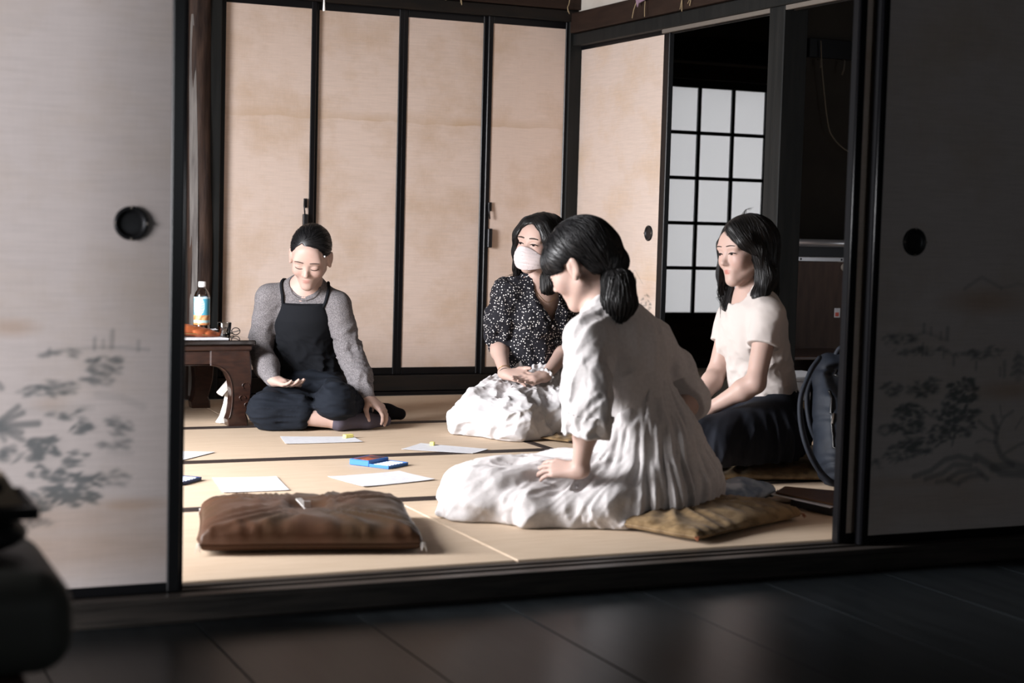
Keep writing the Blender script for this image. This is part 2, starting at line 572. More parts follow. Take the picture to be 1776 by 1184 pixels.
# side room beyond the right wall
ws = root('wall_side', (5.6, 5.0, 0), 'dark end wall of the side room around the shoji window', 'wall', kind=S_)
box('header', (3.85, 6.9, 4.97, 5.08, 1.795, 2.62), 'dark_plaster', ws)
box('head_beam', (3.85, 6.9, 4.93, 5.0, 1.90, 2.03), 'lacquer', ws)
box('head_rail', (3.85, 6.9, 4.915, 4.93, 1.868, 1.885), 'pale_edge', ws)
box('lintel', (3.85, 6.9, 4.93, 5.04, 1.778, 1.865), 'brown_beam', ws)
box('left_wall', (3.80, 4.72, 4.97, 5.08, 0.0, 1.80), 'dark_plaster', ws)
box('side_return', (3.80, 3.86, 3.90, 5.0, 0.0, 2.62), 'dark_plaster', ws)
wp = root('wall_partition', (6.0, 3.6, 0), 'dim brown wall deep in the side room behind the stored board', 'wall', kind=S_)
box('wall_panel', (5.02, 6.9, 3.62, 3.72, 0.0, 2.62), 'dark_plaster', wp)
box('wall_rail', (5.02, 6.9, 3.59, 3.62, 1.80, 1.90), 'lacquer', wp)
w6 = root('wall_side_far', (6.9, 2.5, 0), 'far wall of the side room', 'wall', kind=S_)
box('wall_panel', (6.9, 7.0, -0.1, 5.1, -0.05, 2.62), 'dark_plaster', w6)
# ------------------------------------------------------------------ sliding doors
def paper_grid(name, x0, x1, z0, z1, plane, ink, material, parent, step=0.0045, zsplit=None, axis='X'):
    """door paper as a fine sheet; ink(u, z) gives the print colour at each point"""
    nu = int((x1 - x0) / step) + 1
    us = np.linspace(x0, x1, nu)
    if zsplit:
        zs_ = np.concatenate([np.linspace(z0, zsplit, int((zsplit - z0) / step)), np.linspace(zsplit, z1, 12)[1:]])
    else:
        zs_ = np.linspace(z0, z1, int((z1 - z0) / step) + 1)
    U, Z = np.meshgrid(us, zs_, indexing='ij')
    if axis == 'X':
        V = np.stack([U, np.full_like(U, plane), Z], -1).reshape(-1, 3)
    else:
        V = np.stack([np.full_like(U, plane), U, Z], -1).reshape(-1, 3)
    nz_ = len(zs_)
    i, j = np.meshgrid(np.arange(nu - 1), np.arange(nz_ - 1), indexing='ij')
    a = (i * nz_ + j).ravel()
    F = np.stack([a, a + nz_, a + nz_ + 1, a + 1], 1)
    o = link(name, V, F, material, parent)
    colr = np.ones((len(V), 4), np.float32)
    colr[:, :3] = ink(U.ravel(), Z.ravel())
    ca = o.data.color_attributes.new('ink', 'FLOAT_COLOR', 'POINT')
    ca.data.foreach_set('color', colr.ravel())
    return o


INK = np.array((0.23, 0.28, 0.30))
WASH = np.array((0.80, 0.64, 0.50))


def painting(clusters, washes, strokes, seed):
    """brush painting: clusters of leaf dabs (u, z, hu, hz, count, density), brown mist washes (u, z, hu, hz, strength), strokes (points, radius, density)"""
    rg = np.random.default_rng(seed)
    dabs = []
    for (u, z, hu, hz, n, dens) in clusters:
        for _ in range(n):
            r_, th = math.sqrt(rg.uniform(0, 1)), rg.uniform(0, 6.283)
            du, dz = hu * r_ * math.cos(th), hz * r_ * math.sin(th)
            dabs.append((u + du, z + dz, rg.uniform(0.007, 0.015), rg.uniform(0.003, 0.0062), rg.normal(0, 0.30), min(0.95, dens * 1.35 * rg.uniform(0.5, 1.0))))
        dabs.append((u, z, hu * 0.8, hz * 0.8, 0, dens * 0.16))

    def ink(U, Z):
        den = np.zeros_like(U)
        for (u, z, ru, rz, an, de) in dabs:
            rm = 2.0 * max(ru, rz)
            m = np.nonzero((np.abs(U - u) < rm) & (np.abs(Z - z) < rm))[0]
            if len(m) == 0:
                continue
            du, dz = U[m] - u, Z[m] - z
            a = (du * math.cos(an) + dz * math.sin(an)) / ru
            b = (-du * math.sin(an) + dz * math.cos(an)) / rz
            den[m] = 1 - (1 - den[m]) * (1 - de * np.clip(1.5 - np.sqrt(a * a + b * b), 0, 1))
        for pts, rad, de in strokes:
            pts = np.array(pts)
            best = np.full_like(U, 9.0)
            for a, b in zip(pts[:-1], pts[1:]):
                ab = b - a
                t = np.clip(((U - a[0]) * ab[0] + (Z - a[1]) * ab[1]) / max(ab @ ab, 1e-9), 0, 1)
                best = np.minimum(best, np.hypot(U - a[0] - t * ab[0], Z - a[1] - t * ab[1]))
            den = 1 - (1 - den) * (1 - de * np.clip(1.6 - best / rad, 0, 1))
        wash = np.zeros_like(U)
        for (u, z, hu, hz, st) in washes:
            q = np.hypot((U - u) / hu, (Z - z) / hz)
            wash = np.maximum(wash, st * np.clip(1.3 - q, 0, 1) / 1.3)
        c = np.ones((len(U), 3))
        c = c * (1 - wash[:, None]) + WASH * wash[:, None]
        den = np.clip(den, 0, 0.92)[:, None]
        return c * (1 - den) + c * INK * den
    return ink


def pull_dish(parent, centre, axis, rad, sq=1.0):
    """recessed round iron finger pull with a rim and four rivets"""
    pr = [(rad, 0.0), (rad, 0.005), (rad * 0.90, 0.0075), (rad * 0.78, 0.006), (rad * 0.70, 0.002), (rad * 0.55, 0.0012), (0.0005, 0.001)]
    o = lathe('finger_pull', pr, centre, 'iron', parent, axis, 36)
    for k in range(4):
        w = math.radians(90 * k)
        a, b = 0.93 * rad * math.cos(w), 0.93 * rad * math.sin(w)
        c = (centre[0] + a, centre[1] - 0.006, centre[2] + b) if axis == 'Y' else (centre[0] - 0.006, centre[1] + a, centre[2] + b)
        lathe('rivet', [(0.0035, 0), (0.0032, 0.003), (0.0005, 0.004)], c, 'pale_edge', o, axis, 8)
    return o


def door_y(name, label, x0, x1, z0, z1, yf, th, paper, ink=None, zsplit=None, stile=0.030, rail=0.028, group=None, backing=True):
    """sliding paper door in a plane of constant y; yf = front face of the paper"""
    d = root(name, ((x0 + x1) / 2, yf + th / 2, z0), label, 'sliding door', group, S_)
    for a, b in ((x0, x0 + stile), (x1 - stile, x1)):
        box('stile', (a, b, yf - 0.006, yf + th, z0, z1), 'lacquer', d, 0.003)
    for a, b in ((z0, z0 + rail), (z1 - rail, z1)):
        box('rail', (x0 + stile, x1 - stile, yf - 0.004, yf + th, a, b), 'lacquer', d, 0.002)
    if ink is None:
        ink = lambda U, Z: np.ones((len(U), 3))
        box('paper_panel', (x0 + stile, x1 - stile, yf, yf + th - 0.004, z0 + rail, z1 - rail), paper, d, 0)
    else:
        paper_grid('paper_panel', x0 + stile, x1 - stile, z0 + rail, z1 - rail, yf, ink, paper, d, zsplit=zsplit)
        box('back_panel', (x0 + stile, x1 - stile, yf + 0.004, yf + th - 0.004, z0 + rail, z1 - rail), 'closet_paper', d, 0)
    return d


# closet doors on the back wall (paper between the given x)
closet = [(1.922, 2.341), (2.387, 2.798), (2.845, 3.250), (3.294, 3.700)]
cl_lab = ['first of four plain paper closet doors, next to the log pillar', 'second plain paper closet door, behind the woman in black',
          'third plain paper closet door, between the black-clad and the masked woman', 'fourth plain paper closet door, at the room corner behind the masked woman']
for i, (a, b) in enumerate(closet):
    yf = YC - 0.012 if i in (0, 3) else YC + 0.012
    st = 0.026
    d = door_y('door_%d' % (i + 1), cl_lab[i], a - st, b + st, 0.098, 1.912, yf, 0.022, 'closet_paper', stile=st, rail=0.036, group='closet doors')

# hanging latch straps on the closet stiles
for j, (x, za, zb) in enumerate(((2.322, 0.965, 0.835), (3.296, 0.975, 0.745))):
    lab = ['small dark latch strap on the closet stile above the head of the woman in black', 'long dark latch with a weight on the closet stile beside the masked woman'][j]
    o = root('door_latch', (x, YC - 0.03, zb), lab, 'latch')
    box('backplate', (x - 0.009, x + 0.009, YC - 0.026, YC - 0.018, za - 0.045, za), 'iron', o, 0.002)
    tube('link', [(x - 0.006, YC - 0.030, za - 0.01), (x - 0.008, YC - 0.034, za - 0.05), (x - 0.004, YC - 0.034, za - 0.085)], 0.004, 'iron', o, 8)
    box('weight', (x - 0.014, x + 0.010, YC - 0.042, YC - 0.020, zb, zb + (za - zb) * 0.42), 'iron', o, 0.003)

# painted doors of the front opening
PL_C = [(0.553, 0.556, 0.026, 0.007, 6, 0.35), (0.599, 0.556, 0.014, 0.008, 6, 0.35), (0.671, 0.529, 0.051, 0.020, 27, 0.50), (0.661, 0.498, 0.041, 0.014, 15, 0.40), (0.540, 0.472, 0.063, 0.015, 25, 0.50), (0.573, 0.482, 0.034, 0.017, 15, 0.40), (0.597, 0.419, 0.054, 0.012, 17, 0.42), (0.631, 0.387, 0.031, 0.014, 11, 0.70), (0.706, 0.389, 0.031, 0.025, 20, 0.45), (0.693, 0.347, 0.055, 0.010, 14, 0.35), (0.544, 0.352, 0.047, 0.016, 20, 0.80), (0.541, 0.324, 0.040, 0.012, 12, 0.70), (0.611, 0.315, 0.027, 0.020, 14, 0.60), (0.541, 0.290, 0.040, 0.016, 17, 0.65), (0.612, 0.266, 0.057, 0.017, 25, 0.75), (0.595, 0.232, 0.075, 0.025, 50, 0.75), (0.548, 0.241, 0.033, 0.017, 14, 0.60), (0.690, 0.270, 0.041, 0.020, 21, 0.30), (0.462, 0.334, 0.026, 0.021, 14, 0.50), (0.502, 0.208, 0.046, 0.024, 29, 0.50), (0.515, 0.173, 0.040, 0.012, 12, 0.35)]
PL_W = [(0.467, 0.616, 0.059, 0.022, 0.75), (0.732, 0.205, 0.105, 0.019, 0.90), (0.575, 0.177, 0.277, 0.049, 0.65), (0.609, 0.112, 0.352, 0.063, 0.70), (0.547, 0.444, 0.040, 0.017, 0.35)]
PL_S = [([(0.647, 0.567), (0.648, 0.591)], 0.0040, 0.40), ([(0.686, 0.570), (0.687, 0.608)], 0.0050, 0.40), ([(0.667, 0.570), (0.667, 0.586)], 0.0040, 0.30), ([(0.746, 0.563), (0.746, 0.584)], 0.0040, 0.30), ([(0.539, 0.558), (0.579, 0.566), (0.647, 0.569), (0.708, 0.570), (0.770, 0.564)], 0.0040, 0.25), ([(0.546, 0.551), (0.549, 0.568)], 0.0040, 0.30), ([(0.435, 0.403), (0.481, 0.439)], 0.0060, 0.70), ([(0.435, 0.399), (0.491, 0.425)], 0.0060, 0.70), ([(0.442, 0.396), (0.524, 0.400)], 0.0070, 0.75), ([(0.442, 0.392), (0.488, 0.381)], 0.0060, 0.70), ([(0.442, 0.389), (0.491, 0.364)], 0.0060, 0.65), ([(0.435, 0.389), (0.452, 0.365)], 0.0060, 0.60), ([(0.438, 0.491), (0.445, 0.481)], 0.0060, 0.60), ([(0.494, 0.429), (0.540, 0.431), (0.641, 0.432)], 0.0080, 0.14), ([(0.654, 0.463), (0.709, 0.455), (0.758, 0.433)], 0.0080, 0.16), ([(0.683, 0.333), (0.731, 0.328)], 0.0080, 0.14)]
PR_C = [(2.883, 0.578, 0.069, 0.014, 25, 0.35), (2.954, 0.542, 0.109, 0.012, 34, 0.35), (3.135, 0.532, 0.082, 0.015, 32, 0.28), (3.196, 0.540, 0.062, 0.017, 28, 0.25), (2.861, 0.438, 0.039, 0.022, 22, 0.40), (2.969, 0.436, 0.060, 0.024, 38, 0.50), (3.003, 0.456, 0.035, 0.011, 10, 0.40), (2.934, 0.364, 0.059, 0.032, 50, 0.60), (2.936, 0.324, 0.045, 0.021, 25, 0.60), (2.862, 0.322, 0.040, 0.018, 19, 0.50), (2.958, 0.274, 0.075, 0.028, 56, 0.55), (2.900, 0.252, 0.060, 0.024, 38, 0.35), (3.115, 0.442, 0.056, 0.023, 34, 0.60), (3.102, 0.401, 0.066, 0.024, 42, 0.65), (3.064, 0.361, 0.061, 0.024, 39, 0.65), (3.155, 0.359, 0.042, 0.016, 17, 0.50), (3.037, 0.305, 0.040, 0.027, 28, 0.60), (3.107, 0.319, 0.061, 0.029, 47, 0.50), (2.804, 0.223, 0.039, 0.016, 16, 0.25)]
PR_W = [(3.187, 0.687, 0.157, 0.039, 0.90), (3.286, 0.427, 0.128, 0.029, 0.90), (2.974, 0.168, 0.266, 0.021, 0.50), (3.038, 0.108, 0.419, 0.058, 0.40)]
PR_S = [([(2.965, 0.598), (2.965, 0.620)], 0.0050, 0.40), ([(2.991, 0.590), (2.990, 0.610)], 0.0040, 0.35), ([(3.049, 0.581), (3.049, 0.610)], 0.0060, 0.45), ([(3.026, 0.577), (3.026, 0.598)], 0.0040, 0.35), ([(2.964, 0.533), (2.964, 0.566)], 0.0040, 0.40), ([(2.979, 0.533), (2.978, 0.557)], 0.0040, 0.35), ([(3.039, 0.525), (3.039, 0.553)], 0.0040, 0.35), ([(3.076, 0.504), (3.076, 0.524)], 0.0050, 0.40), ([(3.158, 0.491), (3.158, 0.511)], 0.0050, 0.40), ([(3.263, 0.469), (3.261, 0.510)], 0.0060, 0.40), ([(3.247, 0.469), (3.246, 0.494)], 0.0040, 0.35), ([(2.835, 0.566), (2.882, 0.594), (2.931, 0.586), (2.970, 0.598), (3.052, 0.573)], 0.0050, 0.25), ([(3.103, 0.723), (3.163, 0.757), (3.237, 0.725)], 0.0050, 0.30), ([(3.237, 0.725), (3.298, 0.739), (3.351, 0.730)], 0.0050, 0.20), ([(3.084, 0.361), (3.092, 0.303), (3.084, 0.270)], 0.0040, 0.50), ([(3.311, 0.205), (3.267, 0.231), (3.243, 0.274), (3.246, 0.315), (3.228, 0.349)], 0.0080, 0.55), ([(3.247, 0.299), (3.210, 0.316), (3.177, 0.338)], 0.0050, 0.45), ([(3.251, 0.315), (3.270, 0.348), (3.301, 0.364)], 0.0050, 0.40), ([(3.243, 0.274), (3.201, 0.283), (3.171, 0.276)], 0.0040, 0.35), ([(3.260, 0.348), (3.252, 0.382)], 0.0030, 0.35), ([(3.277, 0.239), (3.328, 0.263), (3.359, 0.270)], 0.0050, 0.40), ([(3.314, 0.313), (3.339, 0.346)], 0.0040, 0.30), ([(2.953, 0.185), (3.012, 0.199), (3.061, 0.230), (3.111, 0.237), (3.174, 0.222)], 0.0070, 0.55), ([(2.994, 0.175), (3.053, 0.189), (3.093, 0.213), (3.154, 0.210)], 0.0070, 0.50), ([(3.075, 0.172), (3.114, 0.191), (3.175, 0.197), (3.219, 0.166)], 0.0070, 0.50), ([(3.116, 0.162), (3.156, 0.177), (3.197, 0.180)], 0.0070, 0.45), ([(3.173, 0.235), (3.227, 0.208), (3.270, 0.181), (3.355, 0.174)], 0.0100, 0.55), ([(3.034, 0.165), (3.075, 0.168), (3.116, 0.154)], 0.0060, 0.40), ([(3.237, 0.199), (3.311, 0.205), (3.354, 0.195)], 0.0120, 0.50), ([(3.297, 0.514), (3.312, 0.526), (3.333, 0.518)], 0.0060, 0.45), ([(3.293, 0.493), (3.313, 0.505), (3.337, 0.497)], 0.0060, 0.45), ([(3.289, 0.472), (3.314, 0.485), (3.341, 0.476)], 0.0060, 0.45), ([(3.311, 0.530), (3.315, 0.464)], 0.0120, 0.30)]

dl = door_y('door_5', 'painted front sliding door on the left with pine trees in ink and a round pull', -0.11, 0.846, -0.004, 1.772, -0.074, 0.024,
            'front_paper', painting(PL_C, PL_W, PL_S, 3), 0.74, stile=0.030, rail=0.024, group='painted front doors')
pull_dish(dl, (0.7265, -0.0745, 0.853), 'Y', 0.039)
tube('stile_bead', [(0.8485, -0.081, 0.0), (0.8485, -0.081, 1.772)], 0.0035, 'lacquer', dl, 6)
db = door_y('door_6', 'second front sliding door slid behind the left painted one', -0.11, 0.862, -0.004, 1.772, -0.036, 0.024, 'closet_paper', group='painted front doors')
dr = door_y('door_7', 'dim painted front sliding door on the right with pines and a pagoda', 2.770, 3.746, -0.004, 1.772, -0.074, 0.024,
            'front_paper', painting(PR_C, PR_W, PR_S, 5), 0.84, stile=0.030, rail=0.026, group='painted front doors')
pull_dish(dr, (2.9170, -0.0745, 0.853), 'Y', 0.039)
dq = door_y('door_8', 'front sliding door slid behind the right painted one, only its black stile showing', 2.722, 3.70, -0.004, 1.772, -0.036, 0.024, 'closet_paper', group='painted front doors')
for x in (2.7265, 2.776):
    tube('stile_bead', [(x, -0.0445 if x < 2.75 else -0.083, 0.0), (x, -0.0445 if x < 2.75 else -0.083, 1.772)], 0.005, 'lacquer', dq if x < 2.75 else dr, 8)

# door in the right wall
d9 = root('door_9', (3.79, 3.4, 0), 'paper sliding door in the right wall with an oval pull and faint ink trees', 'sliding door', None, S_)
XP = 3.785
for a, b in ((2.905, 2.958), (3.838, 3.862)):
    box('stile', (XP - 0.006, XP + 0.022, a, b, 0.0, 1.800), 'lacquer', d9, 0.003)
for a, b in ((0.0, 0.03), (1.772, 1.806)):
    box('rail', (XP - 0.004, XP + 0.022, 2.958, 3.838, a, b), 'lacquer', d9, 0.002)
P9C = [(3.06 + 0.10 * q, 0.50 + 0.05 * math.sin(q * 5), 0.055, 0.05, 26, 0.5) for q in range(4)] + [(3.04, 0.44, 0.05, 0.03, 16, 0.55), (3.2, 0.40, 0.06, 0.03, 16, 0.5)]
P9S = [([(3.10, 0.60), (3.18, 0.66), (3.25, 0.63), (3.34, 0.58)], 0.003, 0.25)]
paper_grid('paper_panel', 2.958, 3.838, 0.03, 1.772, XP, painting(P9C, [(3.05, 0.56, 0.12, 0.05, 0.5)], P9S, 9), 'wall_door_paper', d9, zsplit=0.75, axis='Y')
box('back_panel', (XP + 0.004, XP + 0.018, 2.958, 3.838, 0.03, 1.772), 'closet_paper', d9, 0)
pull_dish(d9, (XP - 0.0005, 3.052, 0.842), 'X', 0.037)

# ------------------------------------------------------------------ shoji
def shoji_paper():
    m = bpy.data.materials.new('shoji_paper')
    m.use_nodes = True
    N, L = m.node_tree.nodes, m.node_tree.links
    N.remove(N['Principled BSDF'])
    df = N.new('ShaderNodeBsdfDiffuse')
    tr = N.new('ShaderNodeBsdfTranslucent')
    for s in (df, tr):
        s.inputs[0].default_value = (0.86, 0.85, 0.85, 1)
    mx = N.new('ShaderNodeMixShader')
    mx.inputs[0].default_value = 0.62
    L.new(df.outputs[0], mx.inputs[1])
    L.new(tr.outputs[0], mx.inputs[2])
    L.new(mx.outputs[0], N['Material Output'].inputs[0])
    MATS['shoji_paper'] = m


shoji_paper()
sw = root('window_1', (5.42, 4.99, 0), 'white paper shoji screen with black lattice at the end of the side room', 'window', None, S_)
XS = [4.930, 5.172, 5.414, 5.656, 5.898]
ZS = [0.345 + 0.2775 * i for i in range(6)]
box('stile', (4.885, 4.934, 4.972, 5.002, 0.0, 1.778), 'lacquer', sw)
box('stile', (5.894, 5.945, 4.972, 5.002, 0.0, 1.778), 'lacquer', sw)
box('rail', (4.93, 5.90, 4.972, 5.002, 1.730, 1.778), 'dark_beam', sw)
box('rail', (4.93, 5.90, 4.972, 5.002, 0.305, 0.347), 'lacquer', sw)
box('kick_board', (4.93, 5.90, 4.982, 4.996, 0.05, 0.306), 'brown_beam', sw)
box('rail', (4.93, 5.90, 4.972, 5.002, 0.0, 0.05), 'lacquer', sw)
for x in XS[1:-1]:
    box('lattice_bar', (x - 0.011, x + 0.011, 4.976, 4.994, 0.34, 1.735), 'lacquer', sw, 0.001)
for z in ZS[1:-1]:
    box('lattice_bar', (4.93, 5.90, 4.978, 4.995, z - 0.011, z + 0.011), 'lacquer', sw, 0.001)
for i in range(4):
    for j in range(5):
        box('pane', (XS[i], XS[i + 1], 4.996, 4.9975, ZS[j], ZS[j + 1]), 'shoji_paper', sw, 0)
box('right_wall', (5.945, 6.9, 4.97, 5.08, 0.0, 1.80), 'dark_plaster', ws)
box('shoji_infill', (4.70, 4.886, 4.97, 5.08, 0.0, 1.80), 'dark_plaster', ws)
# ------------------------------------------------------------------ smooth signed-distance modelling (continuous bodies, cloth, cushions)
def _n(v):
    v = np.asarray(v, float)
    return v / np.linalg.norm(v)


class Frame:
    """local axes: x = left of the person, y = forward, z = up"""

    def __init__(s, o, fwd, up, sc=1.0):
        s.o = np.asarray(o, float)
        s.y = _n(fwd)
        z = np.asarray(up, float)
        s.z = _n(z - s.y * np.dot(z, s.y))
        s.x = np.cross(s.z, s.y) * -1.0
        s.x = _n(np.cross(s.y, s.z)) * -1.0
        s.sc = sc
        s.R = np.stack([s.x, s.y, s.z])          # world -> local rows

    def p(s, q):
        q = np.asarray(q, float) * s.sc
        return s.o + q[0] * s.x + q[1] * s.y + q[2] * s.z

    def v(s, q):
        q = np.asarray(q, float)
        return q[0] * s.x + q[1] * s.y + q[2] * s.z

    def loc(s, P):
        return ((P - s.o) @ s.R.T) / s.sc


class Field:
    def __init__(s):
        s.pr = []
        s.post = []          # functions (P, d) -> d applied at the end

    def add(s, fn, c, rad, op, k):
        s.pr.append((fn, np.asarray(c, np.float32), float(rad), op, float(k)))
        return s

    def cone(s, a, b, ra, rb, k=0.02, op='u', flat=None, ax=None):
        a, b = np.asarray(a, float), np.asarray(b, float)
        ba = b - a
        L2 = max(ba @ ba, 1e-9)
        a32, ba32 = a.astype(np.float32), ba.astype(np.float32)
        axv = None if ax is None else _n(ax).astype(np.float32)

        def fn(P):
            q = P - a32
            t = np.clip((q @ ba32) / L2, 0, 1)
            e = q - t[:, None] * ba32
            if axv is not None:
                h = e @ axv
                e = e + (h * (1 / flat - 1))[:, None] * axv
                d = np.sqrt((e * e).sum(1)) - (ra + (rb - ra) * t)
                return d * (0.5 + 0.5 * min(flat, 1.0))
            return np.sqrt((e * e).sum(1)) - (ra + (rb - ra) * t)
        f_ = max(1.0, flat or 1.0)
        return s.add(fn, (a + b) / 2, math.sqrt(L2) / 2 + max(ra, rb) * f_, op, k)

    def chain(s, pts, rads, k=0.02, op='u', flat=None, ax=None):
        for i in range(len(pts) - 1):
            s.cone(pts[i], pts[i + 1], rads[i], rads[i + 1], k, op, flat, ax)
        return s

    def ell(s, c, r, fr=None, k=0.02, op='u'):
        if fr is not None:
            R = fr.R.astype(np.float32)
            c = fr.p(c)
            r = np.asarray(r, float) * fr.sc
        else:
            R = np.eye(3, dtype=np.float32)
        c32 = np.asarray(c, np.float32)
        r32 = np.asarray(r, np.float32)

        def fn(P):
            q = (P - c32) @ R.T
            k0 = np.sqrt(((q / r32) ** 2).sum(1))
            k1 = np.sqrt(((q / (r32 * r32)) ** 2).sum(1)) + 1e-6
            return k0 * (k0 - 1) / k1
        return s.add(fn, c, max(r), op, k)

    def lcone(s, fr, a, b, ra, rb, k=0.02, op='u', flat=None, ax=None):
        return s.cone(fr.p(a), fr.p(b), ra * fr.sc, rb * fr.sc, k, op, flat, None if ax is None else fr.v(ax))

    def eval(s, P, blocks=None):
        """P (B, m, 3) float32; blocks = (centres, half diagonal) for culling"""
        B, m, _ = P.shape
        d = np.full((B, m), 0.5, np.float32)
        for fn, c, rad, op, k in s.pr:
            if blocks is not None:
                near = np.linalg.norm(blocks[0] - c, axis=1) < rad + blocks[1] + k + 0.015
                if not near.any():
                    continue
                idx = np.nonzero(near)[0]
            else:
                idx = np.arange(B)
            val = fn(P[idx].reshape(-1, 3)).reshape(len(idx), m)
            cur = d[idx]
            if op == 'u':
                h = np.clip(0.5 + 0.5 * (val - cur) / k, 0, 1)
                d[idx] = val * (1 - h) + cur * h - k * h * (1 - h)
            else:
                val = -val
                h = np.clip(0.5 - 0.5 * (val - cur) / k, 0, 1)
                d[idx] = val * (1 - h) + cur * h + k * h * (1 - h)
        for f in s.post:
            d = f(P.reshape(-1, 3), d.reshape(-1)).reshape(B, m)
        return d

    def at(s, P):
        P = np.asarray(P, np.float32).reshape(1, -1, 3)
        return s.eval(P)[0]

    def bounds(s):
        lo = np.min([c - r for f, c, r, o, k in s.pr if o == 'u'], axis=0)
        hi = np.max([c + r for f, c, r, o, k in s.pr if o == 'u'], axis=0)
        return lo - 0.03, hi + 0.03

    def mesh(s, res, blk=10, margin=0.012, relax=1):
        lo, hi = s.bounds()
        step = res * blk
        nb = np.ceil((hi - lo) / step).astype(int)
        g = np.stack(np.meshgrid(*[np.arange(n) for n in nb], indexing='ij'), -1).reshape(-1, 3)
        cen = (lo + (g + 0.5) * step).astype(np.float32)
        hd = step * 0.8661
        d0 = s.eval(cen[:, None, :], (cen, 0.12))[:, 0]
        act = g[np.abs(d0) < hd * 1.25 + margin]
        n = blk + 1
        off = np.stack(np.meshgrid(*[np.arange(n)] * 3, indexing='ij'), -1).reshape(-1, 3).astype(np.float32) * res
        D = np.empty((len(act), n, n, n), np.float32)
        for i in range(0, len(act), 160):
            a = act[i:i + 160]
            base = (lo + a * step).astype(np.float32)
            P = base[:, None, :] + off[None]
            D[i:i + 160] = s.eval(P, ((base + step / 2), hd)).reshape(len(a), n, n, n)
        ins = D < 0
        cnt = np.zeros((len(act), blk, blk, blk), np.int8)
        for dx in (0, 1):
            for dy in (0, 1):
                for dz in (0, 1):
                    cnt += ins[:, dx:dx + blk, dy:dy + blk, dz:dz + blk]
        b, i, j, k = np.nonzero((cnt > 0) & (cnt < 8))
        C8 = np.array([(x, y, z) for x in (0, 1) for y in (0, 1) for z in (0, 1)])
        vals = np.stack([D[b, i + c[0], j + c[1], k + c[2]] for c in C8], 1)
        acc = np.zeros((len(b), 3))
        num = np.zeros(len(b))
        for p in range(8):
            for q in range(p + 1, 8):
                if np.abs(C8[p] - C8[q]).sum() != 1:
                    continue
                v0, v1 = vals[:, p], vals[:, q]
                cr = (v0 < 0) != (v1 < 0)
                t = np.where(cr, v0 / np.where(cr, v0 - v1, 1), 0)
                acc += np.where(cr[:, None], C8[p] + t[:, None] * (C8[q] - C8[p]), 0)
                num += cr
        cell = act[b] * blk + np.stack([i, j, k], 1)
        V = lo + (cell + acc / num[:, None]) * res
        NN = nb * blk + 2
        key = (cell[:, 0] * NN[1] + cell[:, 1]) * NN[2] + cell[:, 2]
        order = np.argsort(key)
        key, V = key[order], V[order]
        F = []
        for ax in range(3):
            u, w = [(1, 2), (2, 0), (0, 1)][ax]
            sl0 = ins[:, :blk, :blk, :blk]
            sl = [slice(None), slice(0, blk), slice(0, blk), slice(0, blk)]
            sl[ax + 1] = slice(1, blk + 1)
            s1 = ins[tuple(sl)]
            e = np.nonzero(sl0 != s1)
            flip = ~sl0[e]
            c = act[e[0]] * blk + np.stack(e[1:], 1)
            quad = []
            for du, dw in ((-1, -1), (0, -1), (0, 0), (-1, 0)):
                cc = c.copy()
                cc[:, u] += du
                cc[:, w] += dw
                kk = (cc[:, 0] * NN[1] + cc[:, 1]) * NN[2] + cc[:, 2]
                pos = np.clip(np.searchsorted(key, kk), 0, len(key) - 1)
                quad.append(np.where(key[pos] == kk, pos, -1))
            q = np.stack(quad, 1)
            q[flip] = q[flip][:, ::-1]
            F.append(q[(q >= 0).all(1)])
        F = np.concatenate(F)
        for _ in range(relax):
            sm = np.zeros_like(V)
            ct = np.zeros(len(V))
            for a_ in range(4):
                i0, i1 = F[:, a_], F[:, (a_ + 1) % 4]
                np.add.at(sm, i0, V[i1])
                np.add.at(ct, i0, 1)
            V = np.where(ct[:, None] > 0, 0.5 * V + 0.5 * sm / np.maximum(ct, 1)[:, None], V)
        return V, F


def waves(P, freq, seed, n=5, warp=0.6):
    """smooth pseudo-noise in about -1..1 made of warped sines"""
    rg = np.random.default_rng(seed)
    out = 0
    Q = (np.asarray(P) * freq).astype(np.float32)
    for i in range(n):
        d1 = _n(rg.normal(size=3)).astype(np.float32)
        d2 = _n(rg.normal(size=3)).astype(np.float32)
        f = np.float32(rg.uniform(0.7, 1.6))
        a0, a1 = np.float32(rg.uniform(0, 6.28)), np.float32(rg.uniform(0, 6.28))
        out = out + np.sin((Q @ d1) * f + np.float32(warp * 2.2) * np.sin((Q @ d2) * np.float32(0.6) + a0) + a1)
    return out / np.float32(n * 0.62)


def ridge(x):
    """cloth-fold profile: broad valleys, narrower crests"""
    return 1 - 2 * np.abs(np.sin(x)) ** 0.8


def field_obj(name, field, res, material, parent, relax=1):
    V, F = field.mesh(res, relax=relax)
    return link(name, V, F, material, parent, True)


def sstep(a, b, x):
    t = np.clip((x - a) / (b - a), 0, 1)
    return t * t * (3 - 2 * t)
# ------------------------------------------------------------------ people
mat('skin', (0.425, 0.295, 0.25), 0.5, 0.35, attr='tint', sss=0.12, bump=(90, 0.05, 0.001))
mat('hair_black', (0.0095, 0.0085, 0.0086), 0.42, 0.42)
mat('hair_tied', (0.0078, 0.0076, 0.0084), 0.42, 0.42)
mat('brow', (0.05, 0.035, 0.03), 0.7, 0.2)
mat('lash', (0.015, 0.011, 0.010), 0.6, 0.2)
mat('eye_white', (0.62, 0.58, 0.55), 0.3, 0.5)


